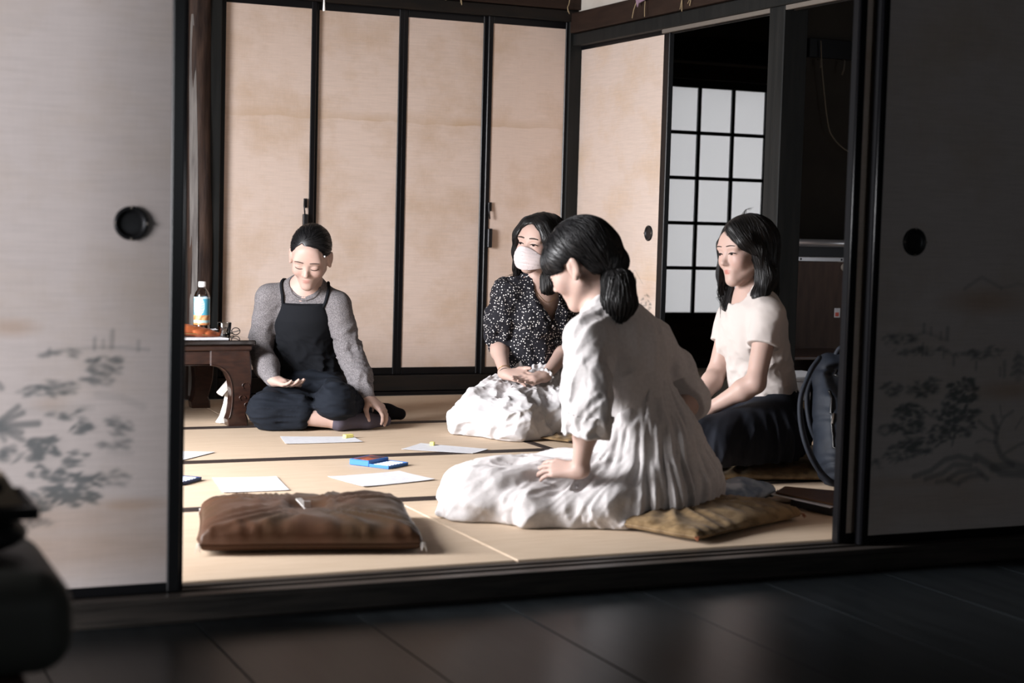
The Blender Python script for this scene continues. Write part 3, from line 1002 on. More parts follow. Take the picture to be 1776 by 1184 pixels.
def head_field(f, h, ears=True):
    """skull, face and ears in the head frame h (origin between the ears)"""
    f.ell((0, -0.014, 0.043), (0.075, 0.094, 0.083), h, 0.01)
    f.ell((0, 0.030, -0.004), (0.0625, 0.062, 0.078), h, 0.025)
    f.lcone(h, (0, 0.058, -0.085), (0, 0.066, -0.089), 0.018, 0.015, 0.030)
    for s in (-1, 1):
        f.lcone(h, (s * 0.049, 0.000, -0.041), (s * 0.012, 0.060, -0.086), 0.018, 0.015, 0.028)
        f.ell((s * 0.036, 0.062, -0.022), (0.024, 0.024, 0.026), h, 0.022)
        f.ell((s * 0.030, 0.076, 0.026), (0.026, 0.012, 0.010), h, 0.018)
    f.ell((0, 0.070, 0.048), (0.045, 0.016, 0.03), h, 0.03)
    for s in (-1, 1):
        f.ell((s * 0.030, 0.101, 0.006), (0.017, 0.012, 0.009), h, 0.012, 's')
    f.lcone(h, (0, 0.083, 0.014), (0, 0.100, -0.024), 0.0060, 0.0088, 0.014)
    f.ell((0, 0.103, -0.027), (0.0098, 0.0095, 0.0080), h, 0.008)
    for s in (-1, 1):
        f.ell((s * 0.0098, 0.093, -0.031), (0.0062, 0.0075, 0.0055), h, 0.006)
        f.ell((s * 0.030, 0.0790, 0.004), (0.0160, 0.0112, 0.0100), h, 0.006)
    f.ell((0, 0.0735, -0.057), (0.025, 0.0125, 0.020), h, 0.020)
    f.ell((0, 0.0845, -0.0545), (0.0170, 0.0060, 0.0036), h, 0.005)
    f.ell((0, 0.0835, -0.0625), (0.0140, 0.0062, 0.0042), h, 0.005)
    f.ell((0, 0.073, -0.090), (0.014, 0.010, 0.010), h, 0.018)
    if ears:
        for s in (-1, 1):
            f.ell((s * 0.075, -0.007, 0.003), (0.010, 0.020, 0.030), h, 0.010)
            f.ell((s * 0.084, -0.014, 0.006), (0.0055, 0.014, 0.026), h, 0.006)
            f.ell((s * 0.088, -0.004, 0.004), (0.006, 0.008, 0.016), h, 0.005, 's')
            f.ell((s * 0.080, -0.002, -0.024), (0.006, 0.008, 0.009), h, 0.006)


def face_march(f, h, xs_, zs_, y0=0.125):
    """points on the face surface straight ahead of local (x, z)"""
    pts = np.array([h.p((x, y0, z)) for x, z in zip(xs_, zs_)])
    step = np.zeros(len(pts))
    for _ in range(40):
        d = f.at(pts - step[:, None] * h.y)
        step += np.clip(d, -0.004, 0.02) * 0.8
    return pts - step[:, None] * h.y


def hand(f, wrist, tips, back, side, curl=(0.25, 0.35, 0.25), spread=1.0, thumb=0.35, sc=1.0, thumb_drop=0.25, per=None):
    """palm with four fingers of unequal length and a thumb leaving the side of the palm.
    tips: direction of the fingers, back: normal of the back of the hand, side +1: thumb on the +x side of (tips, back)"""
    w = np.asarray(wrist, float)
    y = _n(tips)
    z = np.asarray(back, float)
    z = _n(z - y * np.dot(z, y))
    x = np.cross(y, z) * side

    def pt(a, b, c):
        return w + (x * a + y * b + z * c) * sc
    kx = (0.028, 0.0095, -0.0095, -0.0275)
    ky = (0.082, 0.086, 0.081, 0.072)
    ln = (0.066, 0.074, 0.069, 0.053)
    rr = (0.0083, 0.0086, 0.0082, 0.0073)
    f.cone(pt(0, -0.01, 0), pt(0, 0.02, 0), 0.021 * sc, 0.022 * sc, 0.02, flat=0.72, ax=z)
    for i in range(4):
        f.cone(pt(kx[i] * 0.35, 0.012, 0), pt(kx[i], ky[i], 0.003), 0.0155 * sc, 0.0105 * sc, 0.012)
    f.cone(pt(0.008, 0.03, -0.006), pt(-0.006, 0.065, -0.005), 0.015 * sc, 0.014 * sc, 0.012)
    for i in range(4):
        a = (kx[i] * 0.35 / 0.028) * 0.32 * spread
        cu = curl if per is None else per[i]
        p = pt(kx[i], ky[i], 0.003)
        ang = 0.0
        dx = x * math.sin(a) + y * math.cos(a)
        for q, fr_ in enumerate((0.45, 0.30, 0.25)):
            ang += cu[q]
            d = dx * math.cos(ang) - z * math.sin(ang)
            n_ = p + d * ln[i] * fr_ * sc
            r0 = rr[i] * (1.0, 0.93, 0.86)[q] * sc
            r1 = rr[i] * (0.93, 0.86, 0.74)[q] * sc
            f.cone(p, n_, r0, r1, 0.0035)
            p = n_
    ta, tb = thumb, thumb_drop
    p = pt(0.014, 0.018, -0.006)
    d = _n(x * math.sin(ta + 0.45) + y * math.cos(ta + 0.45) - z * tb)
    q = p + d * 0.045 * sc
    f.cone(p, q, 0.0155 * sc, 0.0112 * sc, 0.01)
    d2 = _n(x * math.sin(ta) + y * math.cos(ta) - z * tb * 0.8)
    e = q + d2 * 0.032 * sc
    f.cone(q, e, 0.0105 * sc, 0.0095 * sc, 0.006)
    d3 = _n(x * math.sin(ta * 0.6) + y * math.cos(ta * 0.6) - z * tb * 0.6)
    f.cone(e, e + d3 * 0.022 * sc, 0.0095 * sc, 0.0070 * sc, 0.005)


def torso_frame(J):
    up = _n(np.array(J['neck']) - np.array(J['pelvis']))
    left = np.array(J['shL'], float) - np.array(J['shR'], float)
    fwd = np.cross(left, up)
    return Frame(J['neck'], fwd, up)


def A_(J, n):
    return np.array(J[n], float)


def body_field(J, h, legs=True, feet=True, neck_r=0.047, ears=True):
    f = Field()
    T = torso_frame(J)
    head_field(f, h, ears)
    nb = A_(J, 'neck')
    f.cone(h.p((0, -0.028, -0.055)), nb + T.v((0, -0.005, -0.01)), neck_r, neck_r * 1.08, 0.03)
    f.cone(nb, A_(J, 'chest'), 0.055, 0.105, 0.04, flat=0.72, ax=T.y)
    for s in 'LR':
        sh = A_(J, 'sh' + s)
        f.cone(nb + T.v((0, -0.012, -0.012)), sh, 0.040, 0.043, 0.05)
        f.cone(nb + T.v((0, 0.03, -0.05)), sh + T.v((0, 0.012, -0.02)), 0.022, 0.030, 0.04)
        f.cone(sh, A_(J, 'el' + s), 0.043, 0.034, 0.03)
        mid = A_(J, 'el' + s) * 0.72 + A_(J, 'wr' + s) * 0.28
        f.cone(A_(J, 'el' + s), mid, 0.035, 0.036, 0.02)
        f.cone(mid, A_(J, 'wr' + s), 0.036, 0.0225, 0.02)
    f.cone(A_(J, 'chest'), A_(J, 'waist'), 0.118, 0.098, 0.06, flat=0.72, ax=T.y)
    f.cone(A_(J, 'waist'), A_(J, 'pelvis'), 0.098, 0.118, 0.05, flat=0.8, ax=T.y)
    if legs:
        for s in 'LR':
            f.cone(A_(J, 'hip' + s), A_(J, 'kn' + s), 0.072, 0.052, 0.04)
            f.cone(A_(J, 'kn' + s), A_(J, 'an' + s), 0.048, 0.032, 0.02)
            if feet:
                f.cone(A_(J, 'an' + s), A_(J, 'to' + s), 0.033, 0.022, 0.02)
    return f, T


def finish_body(name, f, h, parent, res=0.0036, lip=(0.90, 0.68, 0.68), blush=0.08):
    V, F = f.mesh(res, relax=1)
    o = link(name, V, F, 'skin', parent, True)
    L = h.loc(V)
    tint = np.ones((len(V), 4), np.float32)
    for c, r in (((0, 0.090, -0.0545), (0.0180, 0.02, 0.0038)), ((0, 0.090, -0.0622), (0.0150, 0.02, 0.0046))):
        q = np.sqrt((((L - np.array(c)) / np.array(r)) ** 2).sum(1))
        a = np.clip((1.15 - q) / 0.35, 0, 1)[:, None]
        tint[:, :3] = tint[:, :3] * (1 - a) + np.array(lip) * a
    for s in (-1, 1):
        q = np.sqrt((((L - np.array((s * 0.043, 0.075, -0.025))) / 0.03) ** 2).sum(1))
        a = (blush * np.clip(1.3 - q, 0, 1))[:, None]
        tint[:, :3] *= 1 - a * np.array((0.1, 0.9, 0.9))
    ca = o.data.color_attributes.new('tint', 'FLOAT_COLOR', 'POINT')
    ca.data.foreach_set('color', tint.ravel())
    return o


def face_details(f, h, parent, brow_z=0.028, eye_open=0.0, eye_z=0.003, brow_r=0.0020):
    for s in (-1, 1):
        t = np.linspace(0, 1, 9)
        xs_ = s * (0.013 + 0.036 * t)
        zs_ = brow_z + 0.004 * np.sin(t * 2.3) - 0.003 * t
        P = face_march(f, h, xs_, zs_) + h.y * 0.0006
        tube('eyebrow', [tuple(p) for p in P], [brow_r * (0.55 + 0.6 * math.sin(math.pi * (0.15 + 0.8 * q))) * h.sc for q in t], 'brow', parent, 6)
        xs_ = s * (0.016 + 0.031 * t)
        zs_ = eye_z - 0.0035 * np.sin(t * math.pi) * (1 if eye_open == 0 else -1) + 0.001 * t
        P = face_march(f, h, xs_, zs_) + h.y * 0.0007
        r0 = 0.0013 if eye_open == 0 else 0.0019
        tube('eyelashes', [tuple(p) for p in P], [r0 * (0.6 + 0.7 * math.sin(math.pi * (0.1 + 0.8 * q))) * h.sc for q in t], 'lash', parent, 6)
        if eye_open:
            t2 = np.linspace(0.34, 0.68, 5)
            xs_ = s * (0.016 + 0.031 * t2)
            P = face_march(f, h, xs_, np.full(5, eye_z - 0.0005)) + h.y * 0.0004
            tube('iris', [tuple(p) for p in P], [0.0016 * h.sc, 0.0030 * h.sc, 0.0034 * h.sc, 0.0030 * h.sc, 0.0016 * h.sc], 'lash', parent, 8)


def hair_lines(h, axis, n, amp, seed):
    """fine strand relief: constant along the meridians of the given local axis"""
    ax = _n(axis)
    a1 = _n(np.cross(ax, (0.31, 0.52, 0.79)))
    a2 = np.cross(ax, a1)

    def post(P, d):
        L = h.loc(P)
        ph = np.arctan2(L @ a1, L @ a2)
        w = waves(P, 26, seed, 3)
        return d + amp * (np.sin(n * ph + 2.5 * w) + 0.6 * np.sin(n * 2.3 * ph + 3 * w)) * 0.6
    return post


def strands(name, paths, material, parent, r0=0.0012):
    """loose strands: tapering threads; paths are lists of world points"""
    parts = []
    for p in paths:
        q = spline(p, 5)
        n = len(q)
        parts.append(tubedata(q, [r0 * (1 - 0.85 * i / (n - 1)) for i in range(n)], 3, False))
    V, F = merge(*parts)
    o = link(name, V, F, material, parent, True)
    o['kind'] = 'stuff'
    return o


def hairline(h, zx, zz, yz, yy, by=None, bz=None):
    """carve the face (and the nape) out of a hair cap: hair starts above zh(x), behind yh(z) and above zb(y)"""
    def post(P, d):
        L = h.loc(P)
        e = np.minimum(np.interp(L[:, 0], zx, zz) - L[:, 2], L[:, 1] - np.interp(L[:, 2], yz, yy))
        if by is not None:
            e = np.maximum(e, np.interp(L[:, 1], by, bz) - L[:, 2])
        e = e * h.sc * 0.9
        k = 0.006
        hh = np.clip(0.5 + 0.5 * (e - d) / k, 0, 1)
        return d * (1 - hh) + e * hh + k * hh * (1 - hh)
    return post


def surface_strands(name, g, h, V, flow, n, steps, step, r0, material, parent, seed, lift=0.0022):
    """fine strands combed over the hair surface: streamlines of flow(local point) on the field's skin"""
    rg = np.random.default_rng(seed)
    P = V[rg.integers(0, len(V), n)].astype(np.float64)
    off = rg.uniform(-0.0006, lift, n)
    jit = rg.normal(0, 0.10, (n, 3))
    path = []
    for q in range(steps):
        e = 0.002
        d0 = g.at(P)
        G = np.stack([g.at(P + np.eye(3)[i] * e) - d0 for i in range(3)], 1) / e
        G /= np.maximum(np.linalg.norm(G, axis=1), 1e-6)[:, None]
        P = P - G * np.clip(d0 - off, -0.01, 0.01)[:, None]
        path.append(P.copy())
        F_ = flow(h.loc(P)) + jit
        D = F_[:, 0:1] * h.x + F_[:, 1:2] * h.y + F_[:, 2:3] * h.z
        D = D - G * (D * G).sum(1)[:, None]
        D /= np.maximum(np.linalg.norm(D, axis=1), 1e-6)[:, None]
        P = P + D * step
    path = np.stack(path, 1)                       # n, steps, 3
    T = np.gradient(path, axis=1)
    T /= np.maximum(np.linalg.norm(T, axis=2), 1e-9)[..., None]
    ref = _n((0.37, 0.61, 0.70))
    A = np.cross(T, ref)
    A /= np.maximum(np.linalg.norm(A, axis=2), 1e-9)[..., None]
    B = np.cross(T, A)
    t = np.linspace(0, 1, steps)
    rad = (r0 * np.minimum(1, 4 * t + 0.25) * (1 - 0.85 * t ** 2))[None, :, None]
    rings = np.stack([path + (math.cos(a) * A + math.sin(a) * B) * rad for a in (0, 2.094, 4.189)], 2)   # n, steps, 3, 3
    Vv = rings.reshape(-1, 3)
    i, j, k = np.meshgrid(np.arange(n), np.arange(steps - 1), np.arange(3), indexing='ij')
    k2 = (k + 1) % 3
    base = i * steps * 3 + j * 3
    F_ = np.stack([base + k, base + k2, base + 3 + k2, base + 3 + k], -1).reshape(-1, 4)
    o = link(name, Vv, F_, material, parent, True)
    o['kind'] = 'stuff'
    return o


def crumple(P, seed, amps=(0.006, 0.003, 0.0015), f0=45):
    """sharp-crested cloth wrinkles over three octaves (positive = outward)"""
    out = 0
    for i, a in enumerate(amps):
        out = out + a * (1 - 1.7 * np.abs(waves(P, f0 * 2.1 ** i, seed + i, 4, 0.9)))
    return out
mat('sweater', (0.105, 0.098, 0.102), 0.95, 0.12, var=((0.20, 0.187, 0.193), 260, 0.40, 0.62), bump=(350, 0.5, 0.002), crease=(9, 0.25, 0.006))
mat('overall_cloth', (0.0085, 0.0095, 0.012), 0.9, 0.15, bump=(300, 0.3, 0.001), crease=(10, 0.4, 0.006))
mat('trouser_cloth', (0.010, 0.0125, 0.018), 0.9, 0.15, bump=(200, 0.3, 0.001), crease=(9, 0.5, 0.008))
mat('sock_grey', (0.075, 0.066, 0.085), 0.95, 0.15, bump=(300, 0.4, 0.001))
mat('sock_black', (0.010, 0.010, 0.012), 0.95, 0.15)
mat('linen_white', (0.57, 0.545, 0.54), 0.9, 0.15, var=((0.51, 0.485, 0.48), 90, 0.35, 0.7), bump=(220, 0.25, 0.001), crease=(11, 0.55, 0.008))
mat('skirt_white', (0.53, 0.515, 0.52), 0.85, 0.2, bump=(120, 0.25, 0.001), crease=(13, 0.5, 0.007))
mat('tee_cream', (0.475, 0.43, 0.405), 0.9, 0.15, bump=(260, 0.2, 0.001), crease=(8, 0.35, 0.007))
mat('skirt_navy', (0.0095, 0.011, 0.016), 0.85, 0.2, bump=(160, 0.25, 0.001), crease=(10, 0.4, 0.007))
mat('mask_cloth', (0.57, 0.50, 0.50), 0.85, 0.15, bump=(300, 0.15, 0.001))
mat('pearl', (0.75, 0.72, 0.70), 0.25, 0.6)
mat('cord_dark', (0.02, 0.015, 0.014), 0.6, 0.3)
mat('gold', (0.55, 0.36, 0.15), 0.3, 0.5, 0.9)


def polka(name, base, dot, scale, thr):
    m = mat(name, base, 0.8, 0.25, bump=(200, 0.2, 0.001))
    N, L = m.node_tree.nodes, m.node_tree.links
    tc = N.new('ShaderNodeTexCoord')
    vo = N.new('ShaderNodeTexVoronoi')
    vo.inputs['Scale'].default_value = scale
    vo.inputs['Randomness'].default_value = 0.75
    L.new(tc.outputs['Object'], vo.inputs['Vector'])
    mr = N.new('ShaderNodeMapRange')
    mr.inputs[1].default_value, mr.inputs[2].default_value = thr * 1.12, thr * 0.88
    L.new(vo.outputs['Distance'], mr.inputs[0])
    mx = N.new('ShaderNodeMix')
    mx.data_type = 'RGBA'
    mx.inputs[6].default_value = (*base, 1)
    mx.inputs[7].default_value = (*dot, 1)
    L.new(mr.outputs[0], mx.inputs[0])
    L.new(mx.outputs[2], N['Principled BSDF'].inputs['Base Color'])


polka('polka_blouse', (0.010, 0.010, 0.014), (0.78, 0.74, 0.72), 98, 0.25)

JA = dict(head=(2.032, 2.802, 0.703), neck=(2.044, 2.886, 0.580), chest=(2.051, 2.928, 0.459), waist=(2.081, 2.989, 0.293), pelvis=(2.097, 2.992, 0.146), shR=(1.900, 2.946, 0.527), shL=(2.162, 2.826, 0.503), elR=(1.870, 2.997, 0.304), wrR=(1.865, 2.748, 0.194), haR=(1.960, 2.616, 0.175), elL=(2.211, 2.789, 0.303), wrL=(2.235, 2.622, 0.133), haL=(2.300, 2.566, 0.075), hipR=(2.028, 2.977, 0.119), hipL=(2.166, 2.936, 0.115), knR=(1.817, 2.673, 0.079), anR=(2.095, 2.567, 0.042), toR=(2.309, 2.602, 0.034), knL=(2.078, 2.559, 0.119), anL=(2.300, 2.785, 0.064), toL=(2.436, 2.766, 0.039),
          hf=(-0.409, -0.800, -0.439), hu=(-0.117, -0.425, 0.897))
JB = dict(head=(2.905, 2.395, 0.777), neck=(2.940, 2.455, 0.625), chest=(2.941, 2.490, 0.513), waist=(2.948, 2.517, 0.350), pelvis=(2.964, 2.518, 0.170), shR=(2.792, 2.474, 0.581), shL=(3.095, 2.503, 0.579), elR=(2.789, 2.545, 0.363), wrR=(2.745, 2.358, 0.249), haR=(2.819, 2.236, 0.238), elL=(3.086, 2.456, 0.354), wrL=(2.886, 2.273, 0.240), haL=(2.748, 2.244, 0.212), hipR=(2.899, 2.521, 0.126), hipL=(3.012, 2.471, 0.130), knR=(2.612, 2.340, 0.099), anR=(2.940, 2.603, 0.003), toR=(3.054, 2.639, -0.004), knL=(2.701, 2.167, 0.085), anL=(3.024, 2.489, 0.015), toL=(3.136, 2.548, 0.005),
          hf=(-0.866, -0.496, 0.064), hu=(0.188, -0.005, 0.982))
JC = dict(head=(2.230, 0.630, 0.750), neck=(2.287, 0.604, 0.614), chest=(2.344, 0.591, 0.491), waist=(2.393, 0.577, 0.314), pelvis=(2.431, 0.567, 0.126), shL=(2.189, 0.510, 0.537), shR=(2.493, 0.669, 0.520), elL=(2.133, 0.375, 0.323), wrL=(2.118, 0.391, 0.163), haL=(2.058, 0.462, 0.161), elR=(2.635, 0.657, 0.340), wrR=(2.519, 0.527, 0.263), haR=(2.417, 0.505, 0.233), hipL=(2.361, 0.485, 0.097), hipR=(2.505, 0.673, 0.089), knL=(1.877, 0.579, 0.071), knR=(1.982, 0.774, 0.076), anL=(2.280, 0.493, 0.015), toL=(2.401, 0.461, 0.015), anR=(2.406, 0.657, 0.017), toR=(2.531, 0.623, 0.017),
          hf=(-0.550, 0.723, -0.418), hu=(-0.325, 0.219, 0.920))
JD = dict(head=(3.155, 1.185, 0.787), neck=(3.189, 1.190, 0.626), chest=(3.203, 1.187, 0.539), waist=(3.243, 1.200, 0.370), pelvis=(3.273, 1.195, 0.197), shL=(3.170, 1.041, 0.577), shR=(3.195, 1.324, 0.551), elL=(3.087, 0.983, 0.344), wrL=(2.982, 1.088, 0.249), haL=(2.911, 1.114, 0.189), elR=(3.131, 1.314, 0.344), wrR=(2.999, 1.212, 0.251), haR=(2.937, 1.191, 0.189), hipL=(3.244, 1.084, 0.163), hipR=(3.296, 1.291, 0.157), knL=(2.894, 0.987, 0.145), knR=(2.991, 1.207, 0.144), anL=(3.199, 1.065, 0.084), toL=(3.296, 1.065, 0.081), anR=(3.281, 1.270, 0.085), toR=(3.375, 1.260, 0.079),
          hf=(-0.988, -0.139, -0.065), hu=(0.024, 0.069, 0.997))
PONY = [(2.282, 0.561, 0.735), (2.298, 0.53, 0.705), (2.292, 0.506, 0.646), (2.285, 0.504, 0.592)]



def person_root(J, label, grp='women seated on the tatami'):
    p = A_(J, 'pelvis')
    return root('person', (p[0], p[1], 0.0), label, 'person', grp)


def lerp(a, b, t):
    return np.asarray(a, float) * (1 - t) + np.asarray(b, float) * t


# ---- woman in grey sweater and black overalls, cross-legged
def person_a():
    J = JA
    R = person_root(J, 'woman in grey sweater and black overalls, looking down, one hand on her sock')
    h = Frame(J['head'], J['hf'], J['hu'], 1.05)
    f, T = body_field(J, h, legs=True, feet=True)
    hand(f, J['wrR'], A_(J, 'haR') - A_(J, 'wrR') + np.array((0, 0, 0.0)), (-0.25, 0.25, -0.9), 1, curl=(0.30, 0.30, 0.25), spread=0.5, thumb=0.25, thumb_drop=-0.1, sc=0.98)
    tl = A_(J, 'haL') - A_(J, 'wrL')
    hand(f, J['wrL'], _n(tl) * 1.0 + np.array((0.0, 0, -0.05)), (0.30, -0.35, 0.88), 1, curl=(0.35, 0.55, 0.35), spread=1.1, thumb=0.55, thumb_drop=0.55, sc=0.98)
    finish_body('body', f, h, R)
    face_details(f, h, R, brow_z=0.026, eye_z=-0.002)
    # hair: drawn back, swept across the forehead
    g = Field()
    g.ell((0, -0.018, 0.047), (0.081, 0.100, 0.088), h, 0.01)
    g.lcone(h, (0, -0.085, 0.0), (0, -0.105, -0.02), 0.050, 0.040, 0.03)
    g.post.append(hairline(h, [-.09, -.072, -.050, -.026, .0, .03, .055, .075, .09], [.016, .030, .068, .092, .070, .042, .026, .014, .012],
                           [-.05, 0, .03, .06, .1], [.0, .016, .026, .030, .03], [-.11, -.05, -.034, -.028, .02], [-.075, -.062, -.03, .026, .030]))
    gV, gF = g.mesh(0.0034)
    link('hair', gV, gF, 'hair_tied', R, True)
    tie = np.array((0.0, -0.125, -0.01))

    def flow_a(L):
        out = tie - L
        fr_ = sstep(0.03, 0.07, L[:, 1])[:, None]
        return out / np.linalg.norm(out, axis=1)[:, None] * (1 - fr_) + np.array((0.85, -0.45, -0.45)) * fr_ * np.where(L[:, :1] > -0.028, 1, np.array([[-0.6, 1, 0.6]]))
    surface_strands('combed_strands', g, h, gV, flow_a, 1900, 8, 0.007, 0.0011, 'hair_tied', R, 5)
    pin = h.p((0.066, 0.058, 0.046))
    V, F = lathedata([(0.0005, 0.004), (0.0035, 0.003), (0.0042, 0.0), (0.0035, -0.003), (0.0005, -0.004)], pin, 'Z', 10)
    link('hairpin', V, F, 'pearl', R, True)
    # sweater
    w = Field()
    nb = A_(J, 'neck')
    w.cone(nb + T.v((0, -0.01, -0.005)), A_(J, 'chest'), 0.066, 0.122, 0.04, flat=0.76, ax=T.y)
    w.cone(A_(J, 'chest'), A_(J, 'waist'), 0.132, 0.116, 0.06, flat=0.76, ax=T.y)
    w.cone(A_(J, 'waist'), A_(J, 'pelvis'), 0.116, 0.13, 0.05, flat=0.85, ax=T.y)
    for s in 'LR':
        sh, el, wr = A_(J, 'sh' + s), A_(J, 'el' + s), A_(J, 'wr' + s)
        w.cone(nb + T.v((0, -0.012, -0.014)), sh, 0.048, 0.054, 0.05)
        w.cone(sh, el, 0.058, 0.054, 0.03)
        w.cone(el, lerp(el, wr, 0.55), 0.056, 0.052, 0.02)
        w.cone(lerp(el, wr, 0.55), lerp(el, wr, 0.84), 0.052, 0.037, 0.02)
        w.cone(lerp(el, wr, 0.82), lerp(el, wr, 0.97), 0.036, 0.031, 0.006)
    eL, wL = A_(J, 'elL'), A_(J, 'wrL')

    def fold(P, d):
        a = np.exp(-((P - eL) ** 2).sum(1) / 0.010) + 0.9 * np.exp(-((P - lerp(eL, wL, 0.7)) ** 2).sum(1) / 0.006) + 0.35
        a = a * sstep(0.04, -0.06, T.loc(P)[:, 2])
        return d - 0.55 * a * crumple(P * np.array((1, 1, 1.5)), 3, (0.008, 0.005, 0.002), 40)
    w.post.append(fold)
    w.ell((0, 0.028, 0.034), (0.068, 0.074, 0.060), T, 0.006, 's')
    field_obj('sweater', w, 0.0046, 'sweater', R)
    out = []
    for q in np.linspace(0, 2 * math.pi, 40, endpoint=False):
        p = T.p((0.066 * math.cos(q), 0.020 + 0.074 * math.sin(q), 0.012 - 0.040 * max(math.sin(q), -0.4)))
        for _ in range(10):
            d = w.at([p])[0]
            e = 1e-3
            gr = np.array([(w.at([p + np.eye(3)[i] * e])[0] - d) / e for i in range(3)])
            p = p - gr / max(np.linalg.norm(gr), 1e-6) * np.clip(d + 0.001, -0.004, 0.004)
        out.append(tuple(p))
    V, F = tubedata(out + out[:2], 0.0062, 8, False)
    link('collar', V, F, 'sweater', R, True)
    # overalls: bib over the sweater, straps
    b = Field()
    b.cone(A_(J, 'chest') + T.v((0, 0.012, 0.065)), A_(J, 'chest') + T.v((0, 0.018, 0.0)), 0.110, 0.130, 0.05, flat=0.80, ax=T.y)
    b.cone(A_(J, 'chest') + T.v((0, 0.018, 0.02)), A_(J, 'waist') + T.v((0, 0.012, 0)), 0.132, 0.128, 0.05, flat=0.80, ax=T.y)
    b.cone(A_(J, 'waist'), A_(J, 'pelvis'), 0.130, 0.148, 0.05, flat=0.90, ax=T.y)
    ztop = 0.050

    def bib(P, d):
        L = T.loc(P)
        d = np.maximum(d, L[:, 2] + ztop - 0.02 * (L[:, 0]) / 0.1 * 0)
        side = np.abs(L[:, 0] + 0.006) - (0.090 + 0.035 * sstep(-0.05, -0.16, L[:, 2]) + 0.10 * sstep(-0.20, -0.34, L[:, 2]))
        d = np.maximum(d, side)
        bk = -L[:, 1] - 0.0 - 0.3 * sstep(-0.20, -0.34, L[:, 2])
        d = np.maximum(d, bk * 0.9)
        return d - sstep(-0.12, -0.3, L[:, 2]) * crumple(P, 8, (0.006, 0.004, 0.001), 38)
    b.post.append(bib)
    field_obj('overall_bib', b, 0.0050, 'overall_cloth', R)
    for s, n in ((-1, 'shR'), (1, 'shL')):
        pts = [T.p((s * 0.084 - 0.006, 0.095, -0.060)), T.p((s * 0.092, 0.075, -0.035)), T.p((s * 0.099, 0.040, -0.002)), T.p((s * 0.100, 0.0, 0.022)), T.p((s * 0.092, -0.055, 0.005)), T.p((s * 0.06, -0.10, -0.10))]
        # keep the strap on the cloth
        out = []
        for p in spline(pts, 5):
            p = np.array(p)
            for _ in range(8):
                d = w.at([p])[0]
                e = 1e-3
                gr = np.array([(w.at([p + np.eye(3)[i] * e])[0] - d) / e for i in range(3)])
                p = p - gr / max(np.linalg.norm(gr), 1e-6) * (d - 0.003) * 0.8
            out.append(tuple(p))
        tube('shoulder_strap', out, 0.0068, 'overall_cloth', R, 8)
    # wide cropped trousers
    t = Field()
    t.cone(A_(J, 'pelvis') + (0, 0, 0.02), A_(J, 'pelvis'), 0.135, 0.145, 0.05)
    for s in 'LR':
        t.cone(A_(J, 'hip' + s), A_(J, 'kn' + s), 0.088, 0.070, 0.03)
    knR, anR = A_(J, 'knR'), A_(J, 'anR')
    t.cone(knR, lerp(knR, anR, 0.46) + (0, 0, 0.018), 0.072, 0.056, 0.03)
    t.cone(A_(J, 'knL'), lerp(A_(J, 'knL'), A_(J, 'anL'), 0.70), 0.076, 0.052, 0.03)
    t.cone(knR + (0.02, -0.035, -0.052), lerp(knR, anR, 0.42) + (0, -0.03, -0.026), 0.016, 0.012, 0.05)
    t.cone(A_(J, 'pelvis') + (0, -0.05, -0.02), lerp(A_(J, 'knL'), A_(J, 'knR'), 0.5) + (0, 0.10, 0.0), 0.10, 0.06, 0.05)

    def tf_(P, d):
        q = (P - knR) @ _n(anR - knR)
        v = P[:, 2] * 34 + 10 * q + 1.6 * waves(P, 20, 4, 3)
        Q = np.stack([0.35 * q, 1.6 * P[:, 2], 0.9 * ((P - knR) @ np.array((0.35, 0.93, 0)))], 1)
        d = d + 0.0030 * np.sin(2 * v) - crumple(Q, 44, (0.006, 0.0035, 0.001), 34)
        return np.maximum(d, 0.003 - P[:, 2])
    t.post.append(tf_)
    field_obj('trousers', t, 0.0046, 'trouser_cloth', R)
    # socks
    for s, m_ in (('R', 'sock_grey'), ('L', 'sock_black')):
        k = Field()
        an, to = A_(J, 'an' + s), A_(J, 'to' + s)
        kn = A_(J, 'kn' + s)
        k.cone(lerp(kn, an, 0.985), an, 0.034, 0.037, 0.02)
        k.cone(an, lerp(an, to, 0.6), 0.038, 0.032, 0.02)
        k.cone(lerp(an, to, 0.6), to, 0.032, 0.025, 0.02)
        k.post.append(lambda P, d: np.maximum(d, 0.002 - P[:, 2]))
        field_obj('sock', k, 0.004, m_, R)
    wl_ = A_(J, 'wrL')
    V, F = tubedata([tuple(wl_ + 0.027 * (np.cos(q) * T.x + np.sin(q) * (0.6 * T.y + 0.8 * T.z))) for q in np.linspace(0, 6.0, 16)], 0.0013, 5)
    link('bracelet', V, F, 'pearl', R, True)


